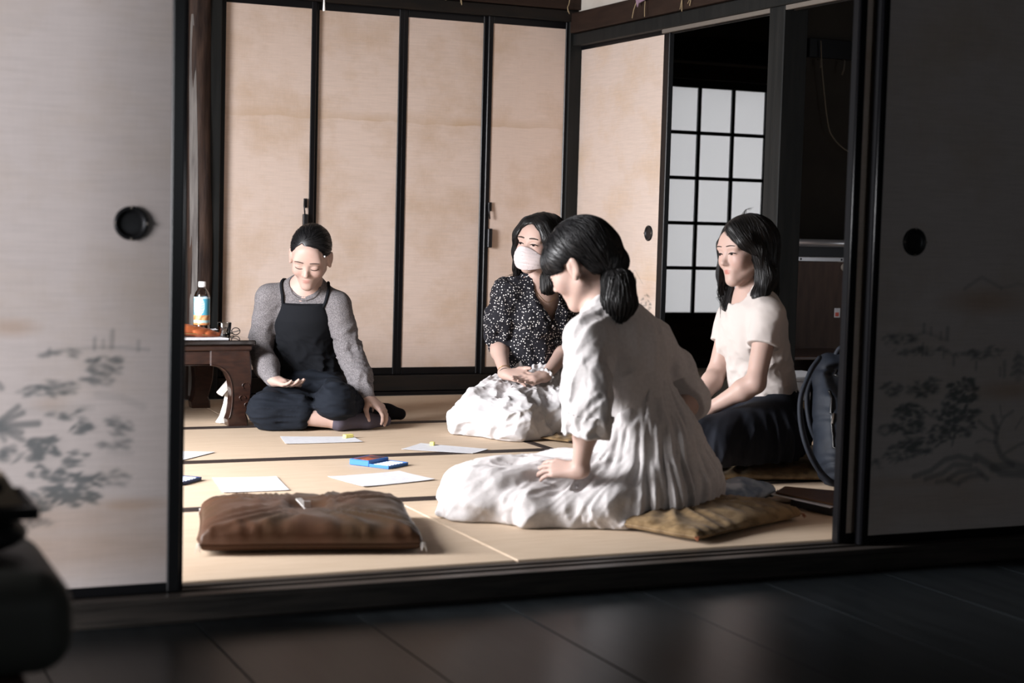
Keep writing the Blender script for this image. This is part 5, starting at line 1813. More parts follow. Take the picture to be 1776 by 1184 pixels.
def zabuton(label, c, half, rot, thick, material, puff=1.0, seed=1, tuft=None, tassel='thread_white', base=0.002, group='floor cushions', sharp=4.5):
    """stuffed square floor cushion: soft top, gathered seam, pinched corners"""
    n = 56
    ca, sa = math.cos(rot), math.sin(rot)
    o = root('floor_cushion', (c[0], c[1], base), label, 'cushion', group)
    u = np.linspace(-1, 1, n)
    u = np.sign(u) * np.abs(u) ** 0.62
    U, W = np.meshgrid(u, u, indexing='ij')
    r8 = (np.abs(U) ** 6 + np.abs(W) ** 6) ** (1 / 6)
    edge = np.clip(1 - np.maximum(np.abs(U), np.abs(W)) ** sharp, 0, 1) ** 0.5
    hx = half[0] * (1 - 0.035 * (1 - np.abs(W) ** 2) * 1.0 + 0.012 * np.abs(W) ** 6 - 0.05 * np.clip(np.abs(U * W) - 0.72, 0, 1) / 0.28)
    hy = half[1] * (1 - 0.035 * (1 - np.abs(U) ** 2) * 1.0 + 0.012 * np.abs(U) ** 6 - 0.05 * np.clip(np.abs(U * W) - 0.72, 0, 1) / 0.28)
    X, Y = U * hx, W * hy
    Pw = np.stack([X, Y, np.zeros_like(X)], -1).reshape(-1, 3)
    wr = waves(Pw, 30, seed, 4).reshape(X.shape)
    wr2 = waves(Pw, 16, seed + 3, 3).reshape(X.shape)
    radial = ridge(np.arctan2(Y, X) * 11 + 1.5 * wr2)
    near_edge = np.exp(-((1 - np.maximum(np.abs(U), np.abs(W))) / 0.16) ** 2)
    gath = ridge(np.where(np.abs(U) > np.abs(W), Y, X) * 62 + 1.3 * wr) * near_edge
    H = edge * (0.60 + 0.40 * puff * (1 - 0.35 * (U * U + W * W)))
    if tuft is not None:
        H = H - 0.30 * np.exp(-(((X) / 0.06) ** 2 + ((Y) / 0.06) ** 2))
    top = thick * 0.28 + thick * 0.72 * H + edge * (0.0075 * wr2 + 0.0065 * radial * (1 - near_edge)) + 0.0065 * gath * edge
    bot = thick * 0.28 * (1 - edge ** 0.7) + 0.0
    V, F = [], []
    for Z in (top, bot):
        for i in range(n):
            for j in range(n):
                x, y = X[i, j], Y[i, j]
                V.append((c[0] + x * ca - y * sa, c[1] + x * sa + y * ca, base + Z[i, j]))
    N2 = n * n
    for i in range(n - 1):
        for j in range(n - 1):
            a = i * n + j
            F.append([a, a + n, a + n + 1, a + 1])
            F.append([N2 + a, N2 + a + 1, N2 + a + n + 1, N2 + a + n])
    rim = [i * n for i in range(n)] + [(n - 1) * n + j for j in range(1, n)] + [i * n + n - 1 for i in range(n - 2, -1, -1)] + list(range(n - 2, 0, -1))
    for a, b in zip(rim, rim[1:] + rim[:1]):
        F.append([b, a, N2 + a, N2 + b])
    link('cover', V, F, material, o, True)
    sp = [V[a] for a in rim]
    pts = [tuple((np.array(V[a]) + np.array(V[N2 + a])) / 2) for a in rim]
    tube('edge_seam', pts + pts[:1], 0.0022, material, o, 5)

    def w2(x, y, z):
        return (c[0] + x * ca - y * sa, c[1] + x * sa + y * ca, base + z)
    for sx in (-1, 1):
        for sy in (-1, 1):
            x, y = sx * half[0] * 0.955, sy * half[1] * 0.955
            parts = []
            for q in range(5):
                parts.append(tubedata([w2(x * 0.985, y * 0.985, thick * 0.27), w2(x * 1.012 + random.uniform(-.006, .006), y * 1.012 + random.uniform(-.006, .006), thick * 0.28),
                                       w2(x * 1.02 + random.uniform(-.008, .008), y * 1.02 + random.uniform(-.008, .008), 0.004 + random.uniform(0, .008))], 0.0012, 4))
            Vt, Ft = merge(*parts)
            t_ = link('corner_tassel', Vt, Ft, tassel, o, True)
    if tuft is not None:
        zt = float(top[n // 2, n // 2])
        for q in range(2):
            a0 = tuft + q * 2.4
            V2, F2 = boxdata(-0.004, 0.040 - 0.012 * q, -0.010, 0.010, 0, 0.003, 0.0006)
            V2 = [w2(x * math.cos(a0) - y * math.sin(a0) , x * math.sin(a0) + y * math.cos(a0), zt + z + 0.001 + (0.55 * x if q == 0 else 0.9 * x)) for x, y, z in V2]
            link('tuft_tie', V2, F2, 'thread_white', o)
    return o


zabuton('empty shiny brown floor cushion with a white tuft, nearest the camera on the left', (1.322, 0.470), (0.300, 0.268), -0.245, 0.101, 'cushion_brown', 0.8, 1, tuft=2.2, sharp=7)
zabuton('tan floor cushion with rust tassels under the woman in the linen dress', (2.452, 0.420), (0.290, 0.290), 0.433, 0.070, 'cushion_tan', 0.35, 4, tassel='thread_rust')
zabuton('tan floor cushion under the woman in the cream shirt', (3.235, 1.190), (0.300, 0.285), -0.25, 0.060, 'cushion_tan', 0.35, 8, tassel='thread_rust')
zabuton('pale tan floor cushion under the masked woman, one corner showing', (2.965, 2.330), (0.262, 0.262), 0.52, 0.040, 'cushion_tan', 0.3, 12, tassel='cord_dark')

# ------------------------------------------------------------------ low table and what stands on it
mat('table_top', (0.010, 0.007, 0.006), 0.06, 0.6, coat=0.4)
mat('table_wood', (0.034, 0.014, 0.009), 0.32, 0.45, var=((0.018, 0.008, 0.006), 8, 0.35, 0.68), stretch=(3, 3, 10), coat=0.2)
mat('leather_tan', (0.42, 0.115, 0.040), 0.5, 0.4, var=((0.30, 0.075, 0.025), 14, 0.4, 0.7), bump=(120, 0.3, 0.001))
mat('paper_white', (0.66, 0.665, 0.69), 0.75, 0.2, var=((0.60, 0.60, 0.63), 40, 0.45, 0.7))
def thin_glass(name, tint, ior, lo):
    m = bpy.data.materials.new(name)
    m.use_nodes = True
    N, L = m.node_tree.nodes, m.node_tree.links
    N.remove(N['Principled BSDF'])
    tr = N.new('ShaderNodeBsdfTransparent')
    tr.inputs[0].default_value = (*tint, 1)
    gs = N.new('ShaderNodeBsdfGlossy')
    gs.inputs['Roughness'].default_value = 0.03
    lw = N.new('ShaderNodeFresnel')
    lw.inputs[0].default_value = ior
    ma = N.new('ShaderNodeMath')
    ma.operation = 'ADD'
    ma.inputs[1].default_value = lo
    L.new(lw.outputs[0], ma.inputs[0])
    mx = N.new('ShaderNodeMixShader')
    L.new(ma.outputs[0], mx.inputs[0])
    L.new(tr.outputs[0], mx.inputs[1])
    L.new(gs.outputs[0], mx.inputs[2])
    L.new(mx.outputs[0], N['Material Output'].inputs[0])
    MATS[name] = m


thin_glass('clear_glass', (0.95, 0.96, 0.96), 1.5, 0.05)
thin_glass('clear_pet', (0.93, 0.95, 0.97), 1.5, 0.16)
mat('black_plastic', (0.012, 0.012, 0.013), 0.35, 0.5)
TZ = 0.360
tb = root('low_table', (1.20, 3.17, 0.0), 'low dark wooden table with curved carved legs beside the woman in overalls', 'table')
box('table_top', (0.60, 1.800, 2.785, 3.560, TZ - 0.020, TZ), 'table_top', tb, 0.004)
box('top_moulding', (0.612, 1.788, 2.797, 3.548, TZ - 0.044, TZ - 0.020), 'table_wood', tb, 0.006)
LEGP = [(0.0, .316), (.006, .25), (.010, .19), (.006, .13), (-.006, .08), (-.014, .05), (-.006, .030), (-.004, .0), (-.088, .0), (-.092, .028), (-.084, .05), (-.078, .09), (-.077, .14),
        (-.083, .185), (-.10, .222), (-.130, .246), (-.17, .254), (-.17, .316)]


def leg_mesh(xr, sx, y0, y1):
    V, F = [], []
    n = len(LEGP)
    cxm = -0.06
    for yy, ins in ((y0, 0.006), (y0 + 0.006, 0.0), (y1 - 0.006, 0.0), (y1, 0.006)):
        for x, z in LEGP:
            xx = x + (ins if x < cxm and z > 0.2 else (-ins if x > cxm else ins * 0.5))
            V.append((xr + sx * xx, yy, z))
    for k in range(3):
        for i in range(n):
            j = (i + 1) % n
            F.append([k * n + i, k * n + j, (k + 1) * n + j, (k + 1) * n + i])
    F.append(list(range(n)))
    F.append([3 * n + i for i in range(n)][::-1])
    return V, F


for xr, sx in ((1.782, 1), (0.618, -1)):
    for y0, y1 in ((2.806, 2.880), (3.466, 3.540)):
        V, F = leg_mesh(xr, sx, y0, y1)
        lg = link('leg', V, F, 'table_wood', tb)
        if y0 < 3:
            q = [(xr + sx * x, y0 - 0.001, z) for x, z in [(-.088, .032), (-.081, .05), (-.075, .09), (-.074, .14), (-.080, .187), (-.098, .226), (-.130, .250), (-.17, .258)]]
            tube('edge_bead', spline(q, 3), 0.003, 'table_wood', lg, 6)
            for cc, rr_ in (((-.022, .165), .022), ((-.035, .115), .018), ((-.012, .085), .02)):
                pts = [(xr + sx * (cc[0] + rr_ * (1 - 0.10 * k) * math.cos(k * 0.6)), y0 - 0.001, cc[1] + rr_ * (1 - 0.10 * k) * math.sin(k * 0.6)) for k in range(8)]
                tube('carved_scroll', spline(pts, 3), 0.0026, 'table_wood', lg, 6)
box('apron', (0.76, 1.640, 2.812, 2.872, 0.254, 0.316), 'table_wood', tb, 0.004)
box('apron', (0.78, 1.620, 3.474, 3.534, 0.254, 0.316), 'table_wood', tb, 0.004)
box('apron', (1.716, 1.776, 2.876, 3.470, 0.254, 0.316), 'table_wood', tb, 0.004)
box('apron', (0.624, 0.684, 2.876, 3.470, 0.254, 0.316), 'table_wood', tb, 0.004)
tube('edge_bead', [(0.79, 2.811, 0.258), (1.612, 2.811, 0.258)], 0.003, 'table_wood', tb, 6)

# drinks bottle
mat('bottle_label', (1, 1, 1), 0.35, 0.45, attr='print')
mat('tea', (0.16, 0.06, 0.02), 0.1, 0.5, trans=0.3)
bx_, by_ = 1.672, 3.215
bo = root('drink_bottle', (bx_, by_, TZ), 'plastic drink bottle with blue and orange label and white cap on the table', 'bottle')
lathe('bottle_body', [(0.0005, 0.0015), (0.030, 0.0), (0.0345, 0.006), (0.0345, 0.020), (0.0335, 0.030), (0.0345, 0.040), (0.0345, 0.150), (0.0335, 0.162), (0.029, 0.176), (0.021, 0.188), (0.0145, 0.196), (0.0135, 0.205)], (bx_, by_, TZ), 'clear_pet', bo, 'Z', 40)
lathe('drink', [(0.0005, 0.003), (0.029, 0.003), (0.0325, 0.008), (0.0325, 0.150), (0.0005, 0.150)], (bx_, by_, TZ), 'tea', bo, 'Z', 32)
cp = lathe('cap', [(0.0155, 0.200), (0.0160, 0.202), (0.0160, 0.222), (0.0145, 0.2245), (0.0005, 0.2245)], (bx_, by_, TZ), 'white_plastic', bo, 'Z', 32)
for k in range(20):
    w = 2 * math.pi * k / 20
    x, y = bx_ + 0.0161 * math.cos(w), by_ + 0.0161 * math.sin(w)
    box('cap_rib', (x - 0.0007, x + 0.0007, y - 0.0007, y + 0.0007, TZ + 0.204, TZ + 0.221), 'white_plastic', cp, 0)
nz_, ns = 56, 96
zz = np.linspace(0.036, 0.158, nz_)
V, F, PC = [], [], []
cdir = math.atan2(-0.91, -0.41)
for z in zz:
    rr_ = 0.0353 if z < 0.150 else 0.0353 - (z - 0.150) * 0.12
    for k in range(ns):
        w = 2 * math.pi * k / ns
        V.append((bx_ + rr_ * math.cos(w), by_ + rr_ * math.sin(w), TZ + z))
        a = (w - cdir + math.pi) % (2 * math.pi) - math.pi        # angle from the side that faces the room
        c_ = np.array((0.10, 0.42, 0.58))
        if z > 0.080:
            e = ((a + 0.30) / 0.80) ** 2 + ((z - 0.118) / 0.040) ** 2
            if e < 1.12:
                c_ = np.array((0.62, 0.86, 0.92))
            if e < 0.92:
                c_ = np.array((0.36, 0.72, 0.84))
                if math.sin(z * 560 + 1.2 * math.sin(a * 9)) > 0.15 and math.sin(a * 22 + z * 300) > -0.55:
                    c_ = np.array((0.80, 0.90, 0.92))
            if z > 0.150:
                c_ = np.array((0.55, 0.75, 0.85))
        else:
            c_ = np.array((0.62, 0.25, 0.10)) if math.sin(a * 7 + 2 * math.sin(z * 130)) > 0 else np.array((0.72, 0.46, 0.22))
            if ((a + 0.30) / 0.35) ** 2 + ((z - 0.076) / 0.014) ** 2 < 1:
                c_ = np.array((0.78, 0.74, 0.22))
            if 0.046 < z < 0.056:
                c_ = np.array((0.45, 0.66, 0.66))
            if z < 0.042:
                c_ = np.array((0.55, 0.20, 0.07))
        PC.append((*c_, 1))
for i in range(nz_ - 1):
    for k in range(ns):
        k2 = (k + 1) % ns
        F.append([i * ns + k, i * ns + k2, (i + 1) * ns + k2, (i + 1) * ns + k])
lo_ = link('label_sleeve', V, F, 'bottle_label', bo, True)
ca_ = lo_.data.color_attributes.new('print', 'FLOAT_COLOR', 'POINT')
ca_.data.foreach_set('color', np.array(PC, np.float32).ravel())


def sheet(name, corners, z, th, material, parent=None, curl=0.0, n=10):
    """thin sheet from four floor corners, slightly curled at the edges"""
    c = [np.array(p, float) for p in corners]
    V, F = [], []
    for lay in (0, 1):
        for i in range(n + 1):
            for j in range(n + 1):
                s, t = i / n, j / n
                p = c[0] * (1 - s) * (1 - t) + c[1] * s * (1 - t) + c[2] * s * t + c[3] * (1 - s) * t
                zz_ = z + curl * ((2 * s - 1) ** 4 * 0.7 + (2 * t - 1) ** 4 * 0.5) + (th if lay == 0 else 0)
                V.append((p[0], p[1], zz_))
    m_ = (n + 1) ** 2
    for i in range(n):
        for j in range(n):
            a = i * (n + 1) + j
            F.append([a, a + 1, a + n + 2, a + n + 1][::-1])
            F.append([m_ + a, m_ + a + 1, m_ + a + n + 2, m_ + a + n + 1])
    rim = [i * (n + 1) for i in range(n + 1)] + [n * (n + 1) + j for j in range(1, n + 1)] + [i * (n + 1) + n for i in range(n - 1, -1, -1)] + list(range(n - 1, 0, -1))
    for a, b in zip(rim, rim[1:] + rim[:1]):
        F.append([a, b, m_ + b, m_ + a])
    return link(name, V, F, material, parent)


nb_ = sheet('notebook', [(1.42, 3.00), (1.640, 2.99), (1.690, 2.81), (1.46, 2.80)], TZ + 0.001, 0.007, 'paper_white', curl=0.0)
tag(nb_, 'white notebook lying under the leather pouch at the table edge', 'notebook')
# leather pouch
po = root('leather_pouch', (1.56, 2.90, TZ + 0.008), 'tan leather zip pouch on the white notebook on the table', 'pouch')
pf = Field()
pz = TZ + 0.030
pf.chain([(1.46, 2.905, pz + 0.004), (1.53, 2.905, pz + 0.006), (1.60, 2.90, pz - 0.006), (1.655, 2.895, pz - 0.014)], [0.050, 0.052, 0.042, 0.022], 0.03, flat=0.40, ax=(0, 0, 1))


def pchf(P, d):
    d = d + 0.0022 * ridge(P[:, 0] * 40 - P[:, 1] * 60 + 1.5 * waves(P, 60, 91, 3))
    return np.maximum(d, TZ + 0.0088 - P[:, 2])


pf.post.append(pchf)
field_obj('pouch_body', pf, 0.003, 'leather_tan', po)
tube('zip', spline([(1.432, 2.862, TZ + 0.022), (1.48, 2.848, TZ + 0.026), (1.55, 2.846, TZ + 0.024), (1.61, 2.852, TZ + 0.018)], 6), 0.0022, 'gold', po, 6)
box('zip_pull', (1.470, 1.484, 2.838, 2.846, TZ + 0.014, TZ + 0.034), 'pale_edge', po, 0.002)
# glass tumbler
gx, gy = 1.690, 2.882
gl = root('drinking_glass', (gx, gy, TZ), 'small clear glass tumbler near the table corner', 'glass')
lathe('tumbler', [(0.0005, 0.001), (0.0215, 0.001), (0.0235, 0.006), (0.0290, 0.066), (0.0284, 0.0675), (0.0275, 0.066), (0.0222, 0.014), (0.0005, 0.012)], (gx, gy, TZ), 'clear_glass', gl, 'Z', 32)
# spectacles behind the glass
sp = root('spectacles', (1.765, 3.05, TZ), 'folded dark spectacles on the table behind the glass', 'spectacles')
for dx in (-0.022, 0.022):
    pts = [(1.762 + dx + 0.018 * math.cos(q), 3.060, TZ + 0.018 + 0.015 * math.sin(q)) for q in np.linspace(0, 2 * math.pi, 18)]
    tube('lens_rim', pts, 0.0020, 'black_plastic', sp, 6)
tube('bridge', [(1.756, 3.060, TZ + 0.020), (1.762, 3.060, TZ + 0.023), (1.768, 3.060, TZ + 0.020)], 0.0018, 'black_plastic', sp, 6)
tube('temple', [(1.802, 3.060, TZ + 0.022), (1.790, 3.085, TZ + 0.015), (1.735, 3.092, TZ + 0.004)], 0.0020, 'black_plastic', sp, 6)
tube('temple', [(1.722, 3.060, TZ + 0.022), (1.735, 3.080, TZ + 0.013), (1.785, 3.098, TZ + 0.004)], 0.0020, 'black_plastic', sp, 6)
# paper slip at the back of the table
ps = sheet('paper_slip', [(1.690, 3.42), (1.78, 3.40), (1.775, 3.33), (1.685, 3.35)], TZ + 0.001, 0.001, 'paper_white', curl=0.004)
tag(ps, 'small white paper slip at the back of the table behind the bottle', 'paper')

# white folded strip leaning at the inner side of the table leg
mat('bag_white', (0.70, 0.66, 0.62), 0.6, 0.3, bump=(30, 0.4, 0.004))
wbx = root('paper_bag', (1.70, 2.90, 0.0), 'crumpled white paper bag with folded flap standing behind the table leg', 'bag')
V, F = [], []
prof = [(1.674, .003), (1.692, .030), (1.698, .08), (1.716, .125), (1.728, .175)]
for y in (2.895, 2.915, 2.94):
    for i, (x, z) in enumerate(prof):
        wdt = 0.030 - 0.0042 * i
        V += [(x + (0.006 * math.sin(z * 60 + y * 200)), y, z), (x + wdt + 0.004 * math.sin(z * 80), y, z)]
for a in range(2):
    for i in range(len(prof) - 1):
        for s in (0, 1):
            p = a * 10 + 2 * i + s
            q_ = [p, p + 2, p + 12, p + 10]
            F.append(q_ if s == 0 else q_[::-1])
for a in (0, 20):
    for i in range(len(prof) - 1):
        p = a + 2 * i
        F.append([p, p + 1, p + 3, p + 2] if a == 0 else [p, p + 2, p + 3, p + 1])
F.append([8, 9, 19, 18]); F.append([18, 19, 29, 28]); F.append([0, 10, 11, 1]); F.append([10, 20, 21, 11])
link('bag_body', V, F, 'bag_white', wbx, False)
V2, F2 = boxdata(-0.040, 0.040, 2.888, 2.945, -0.010, 0.010, 0.003)
al = 0.86
V2 = [(1.706 + x * math.cos(al) - z * math.sin(al), y, 0.152 + x * math.sin(al) + z * math.cos(al)) for x, y, z in V2]
link('folded_flap', V2, F2, 'bag_white', wbx)

# ------------------------------------------------------------------ papers, cases and erasers on the mats
SH = [([(1.809, 2.438), (2.092, 2.375), (2.081, 2.221), (1.771, 2.231)], 'white drawing paper with an eraser, in front of the woman in overalls'),
      ([(2.157, 1.990), (2.289, 2.128), (2.485, 1.913), (2.381, 1.820)], 'white drawing paper with an eraser, in front of the masked woman'),
      ([(1.682, 1.416), (1.960, 1.472), (2.016, 1.274), (1.732, 1.191)], 'dotted white drawing paper beside the open blue case'),
      ([(1.306, 1.494), (1.519, 1.471), (1.484, 1.196), (1.269, 1.203)], 'blank white drawing paper just behind the brown cushion'),
      ([(1.200, 2.200), (1.458, 2.077), (1.279, 1.886), (1.060, 1.980)], 'white drawing paper half hidden by the left door')]
for i, (c, lab) in enumerate(SH):
    o = sheet('drawing_paper', c, 0.0016, 0.0008, 'paper_white', curl=0.0015 if i != 2 else 0.003)
    tag(o, lab, 'paper', 'drawing papers on the mats')
    if i == 2:
        mat('pencil_mark', (0.45, 0.42, 0.45), 0.8, 0.2)
        cs = [np.array(p) for p in c]
        parts = []
        for a in range(11):
            for b in range(15):
                s, t = 0.08 + 0.84 * b / 14, 0.10 + 0.8 * a / 10
                p = cs[0] * (1 - s) * (1 - t) + cs[1] * s * (1 - t) + cs[2] * s * t + cs[3] * (1 - s) * t
                zc = 0.0025 + 0.003 * ((2 * s - 1) ** 4 * 0.7 + (2 * t - 1) ** 4 * 0.5)
                parts.append(([(p[0] - .0016, p[1], zc), (p[0], p[1] - .0016, zc), (p[0] + .0016, p[1], zc), (p[0], p[1] + .0016, zc)], [[0, 1, 2, 3]]))
        V, F = merge(*parts)
        q = link('printed_dots', V, F, 'pencil_mark', o)
        q['kind'] = 'stuff'
mat('eraser_yellow', (0.80, 0.72, 0.22), 0.6, 0.3)
for (x, y, a, sx, sy), lab in zip(((2.062, 2.345, 0.3, 0.020, 0.011), (2.312, 2.062, 0.9, 0.009, 0.009)), ('pale yellow eraser on the paper in front of the woman in overalls', 'tiny pale yellow eraser on the paper in front of the masked woman')):
    V, F = boxdata(-sx, sx, -sy, sy, 0.0, 0.014, 0.0025)
    V = [(x + p[0] * math.cos(a) - p[1] * math.sin(a), y + p[0] * math.sin(a) + p[1] * math.cos(a), 0.0030 + p[2]) for p in V]
    tag(link('eraser', V, F, 'eraser_yellow'), lab, 'eraser', 'erasers on the papers')

mat('case_blue', (0.035, 0.17, 0.52), 0.4, 0.5)
mat('case_dark_blue', (0.010, 0.03, 0.12), 0.4, 0.5)
mat('sunset_print', (0.42, 0.10, 0.04), 0.4, 0.4, var=((0.03, 0.02, 0.04), 26, 0.42, 0.60))
mat('crayon_pale', (0.62, 0.68, 0.80), 0.6, 0.3)


def case(label, c, ang, lid_mat, blue, w_=0.085, l_=0.062):
    o = root('art_case', (c[0], c[1], 0.001), label, 'case', 'art cases on the mats')
    ca, sa = math.cos(ang), math.sin(ang)

    def pb(nm, ext, m_, par, bev=0.0012):
        V, F = boxdata(*ext, bev)
        V = [(c[0] + x * ca - y * sa, c[1] + x * sa + y * ca, 0.0012 + z) for x, y, z in V]
        return link(nm, V, F, m_, par)
    ld = pb('lid', (-w_, 0.0, -l_, l_, 0.0, 0.021), blue, o, 0.002)
    pb('lid_picture', (-w_ + 0.010, -0.008, -l_ + 0.008, l_ - 0.008, 0.0205, 0.0218), lid_mat, ld, 0.0)
    tr = pb('tray', (0.001, w_, -l_, l_, 0.0, 0.005), blue, o)
    for ext in ((0.001, w_, -l_, -l_ + 0.004, 0.005, 0.011), (0.001, w_, l_ - 0.004, l_, 0.005, 0.011), (w_ - 0.004, w_, -l_ + 0.004, l_ - 0.004, 0.005, 0.011), (0.001, 0.005, -l_ + 0.004, l_ - 0.004, 0.005, 0.011)):
        pb('tray_wall', ext, blue, tr, 0.0005)
    for k in range(6):
        y = -l_ + 0.010 + k * (2 * l_ - 0.014) / 6
        pb('colour_stick', (0.012, w_ - 0.010, y, y + 0.012, 0.005, 0.0105), 'crayon_pale', o, 0.002)


case('open bright blue art case with a sunset picture on its lid', (1.945, 1.645), -0.95, 'sunset_print', 'case_blue')
case('open dark blue art case half hidden behind the left door edge', (1.160, 1.480), -0.75, 'case_dark_blue', 'case_dark_blue')

# ------------------------------------------------------------------ things on the right
mat('packet_blue', (0.17, 0.225, 0.31), 0.42, 0.45, var=((0.36, 0.43, 0.52), 18, 0.45, 0.62), bump=(40, 0.3, 0.004))
pk = root('soft_packet', (2.84, 0.67, 0.001), 'crumpled blue-grey soft packet on the mat behind the tan cushion', 'packet')
kf = Field()
kf.cone((2.765, 0.585, 0.032), (2.890, 0.640, 0.032), 0.060, 0.056, 0.02, flat=0.52, ax=(0, 0, 1))
kf.cone((2.745, 0.630, 0.032), (2.870, 0.695, 0.030), 0.058, 0.054, 0.02, flat=0.52, ax=(0, 0, 1))
kf.ell((2.83, 0.65, 0.058), (0.045, 0.04, 0.014), None, 0.03)
kf.post.append(lambda P, d: np.maximum(d + 0.004 * waves(P, 90, 77, 4), 0.0025 - P[:, 2]))
field_obj('packet_body', kf, 0.0035, 'packet_blue', pk)
V, F = [], []
for i in range(15):
    w = i / 14
    x, y = 2.905 + 0.012 * w + 0.035 * w, 0.690 + 0.045 - 0.09 * (1 - w) + 0.03
    V += [(2.925 - 0.02 * w, 0.605 + 0.075 * w, 0.014), (2.952 + 0.004 * (i % 2) - 0.02 * w, 0.612 + 0.075 * w, 0.028 + 0.008 * (i % 2))]
for i in range(14):
    F.append([2 * i, 2 * i + 1, 2 * i + 3, 2 * i + 2])
o = link('crimped_end', V, F, 'packet_blue', pk)
so = o.modifiers.new('thickness', 'SOLIDIFY')
so.thickness = 0.002
mat('board_brown', (0.105, 0.048, 0.020), 0.45, 0.4, var=((0.07, 0.03, 0.013), 10, 0.4, 0.65), stretch=(2, 9, 2))
bd_ = root('wooden_board', (2.98, 0.46, 0.001), 'thin brown wooden board with white paper beneath, by the right door', 'board')
sheet('under_paper', [(2.890, 0.560), (2.985, 0.640), (3.110, 0.400), (2.935, 0.300)], 0.030, 0.002, 'paper_white', bd_)
sheet('board_plate', [(2.905, 0.555), (3.000, 0.645), (3.180, 0.455), (2.960, 0.292)], 0.034, 0.006, 'board_brown', bd_)
sheet('shadow_slab', [(2.925, 0.50), (3.02, 0.60), (3.16, 0.45), (2.955, 0.31)], 0.002, 0.027, 'black_plastic', bd_)  # black slab standing in for the shadow under the board

# backpack
mat('pack_navy', (0.007, 0.0095, 0.015), 0.65, 0.3, var=((0.012, 0.016, 0.024), 12, 0.4, 0.65), bump=(220, 0.4, 0.001))
mat('pack_strap', (0.014, 0.017, 0.024), 0.7, 0.3, bump=(300, 0.4, 0.001))
bk = root('backpack', (3.42, 0.86, 0.0), 'navy backpack with padded strap leaning behind the right door', 'backpack')
kf = Field()
kf.cone((3.345, 0.840, 0.105), (3.365, 0.930, 0.345), 0.120, 0.105, 0.05, flat=0.70, ax=(0.85, -0.5, 0))
kf.cone((3.43, 0.80, 0.110), (3.45, 0.90, 0.345), 0.125, 0.112, 0.05, flat=0.70, ax=(0.85, -0.5, 0))
kf.cone((3.345, 0.755, 0.080), (3.42, 0.74, 0.085), 0.078, 0.080, 0.05)
kf.cone((3.32, 0.82, 0.36), (3.43, 0.82, 0.34), 0.045, 0.050, 0.04)
kf.post.append(lambda P, d: np.maximum(d + 0.005 * ridge(P[:, 2] * 30 + waves(P, 30, 82, 3) * 1.6) * 0.6 + 0.003 * waves(P, 60, 83, 4), 0.003 - P[:, 2]))
field_obj('pack_body', kf, 0.005, 'pack_navy', bk)


def on_pack(pts, lift=0.002, fld=kf):
    out = []
    for p in spline(pts, 6):
        p = np.array(p, float)
        for _ in range(14):
            d = fld.at([p])[0]
            e = 2e-3
            gr = np.array([(fld.at([p + np.eye(3)[i] * e])[0] - d) / e for i in range(3)])
            p = p - gr / max(np.linalg.norm(gr), 1e-6) * np.clip(d - lift, -0.02, 0.02)
        out.append(tuple(p))
    return out
S1 = [(3.262, 0.870, 0.430), (3.200, 0.822, 0.392), (3.146, 0.788, 0.318), (3.132, 0.764, 0.240), (3.140, 0.734, 0.155), (3.175, 0.712, 0.080), (3.215, 0.694, 0.038), (3.275, 0.700, 0.020)]
S2 = [(3.330, 0.965, 0.395), (3.278, 0.945, 0.310), (3.276, 0.915, 0.200), (3.310, 0.890, 0.110)]


def strap(name, pts, wid, th, wdir):
    pts = spline(pts, 5)
    wdv = _n(wdir)
    V, F = [], []
    n = len(pts)
    for i, p in enumerate(pts):
        p = np.array(p)
        t = _n(np.array(pts[min(i + 1, n - 1)]) - np.array(pts[max(i - 1, 0)]))
        wv = _n(wdv - t * np.dot(wdv, t)) * wid * (1 - 0.45 * sstep(0.62, 0.80, i / (n - 1)))
        nv = np.cross(t, _n(wv)) * th
        for a, b in ((-1, -.4), (-1, .4), (-.7, 1), (.7, 1), (1, .4), (1, -.4), (.7, -1), (-.7, -1)):
            V.append(tuple(p + wv * a + nv * b))
    for i in range(n - 1):
        for k in range(8):
            k2 = (k + 1) % 8
            F.append([i * 8 + k, i * 8 + k2, (i + 1) * 8 + k2, (i + 1) * 8 + k])
    F.append(list(range(8))[::-1])
    F.append([(n - 1) * 8 + k for k in range(8)])
    return link(name, V, F, 'pack_strap', bk, True)


strap('shoulder_strap', S1, 0.026, 0.008, (0.6, 0.75, 0.1))
strap('shoulder_strap', S2, 0.024, 0.008, (0.6, 0.75, 0.1))
tube('zipper', on_pack([(3.26, 0.80, 0.43), (3.27, 0.75, 0.38), (3.31, 0.72, 0.32), (3.37, 0.70, 0.28)]), 0.0055, 'black_plastic', bk, 6)
tube('zipper', on_pack([(3.275, 0.81, 0.44), (3.29, 0.76, 0.40), (3.33, 0.73, 0.345), (3.39, 0.71, 0.305)]), 0.0040, 'pack_strap', bk, 6)
tube('zipper', on_pack([(3.235, 0.80, 0.33), (3.235, 0.77, 0.24), (3.25, 0.73, 0.15), (3.28, 0.69, 0.07)]), 0.0045, 'black_plastic', bk, 6)
tube('pocket_seam', on_pack([(3.26, 0.72, 0.20), (3.31, 0.70, 0.19), (3.37, 0.68, 0.185)]), 0.0045, 'pack_strap', bk, 6)
tube('pocket_seam', on_pack([(3.265, 0.72, 0.115), (3.31, 0.69, 0.105), (3.37, 0.67, 0.10)]), 0.0045, 'pack_strap', bk, 6)
zp = on_pack([(3.245, 0.77, 0.255), (3.246, 0.768, 0.235)])
tube('zip_pull', zp, 0.005, 'pale_edge', bk, 6)
tube('grab_loop', spline([(3.36, 0.91, 0.435), (3.375, 0.90, 0.470), (3.41, 0.885, 0.475), (3.43, 0.875, 0.445)], 6), 0.008, 'pack_strap', bk, 8)
tube('webbing', spline([(3.275, 0.700, 0.020), (3.31, 0.69, 0.030), (3.36, 0.675, 0.055)], 5), 0.008, 'pack_strap', bk, 6)

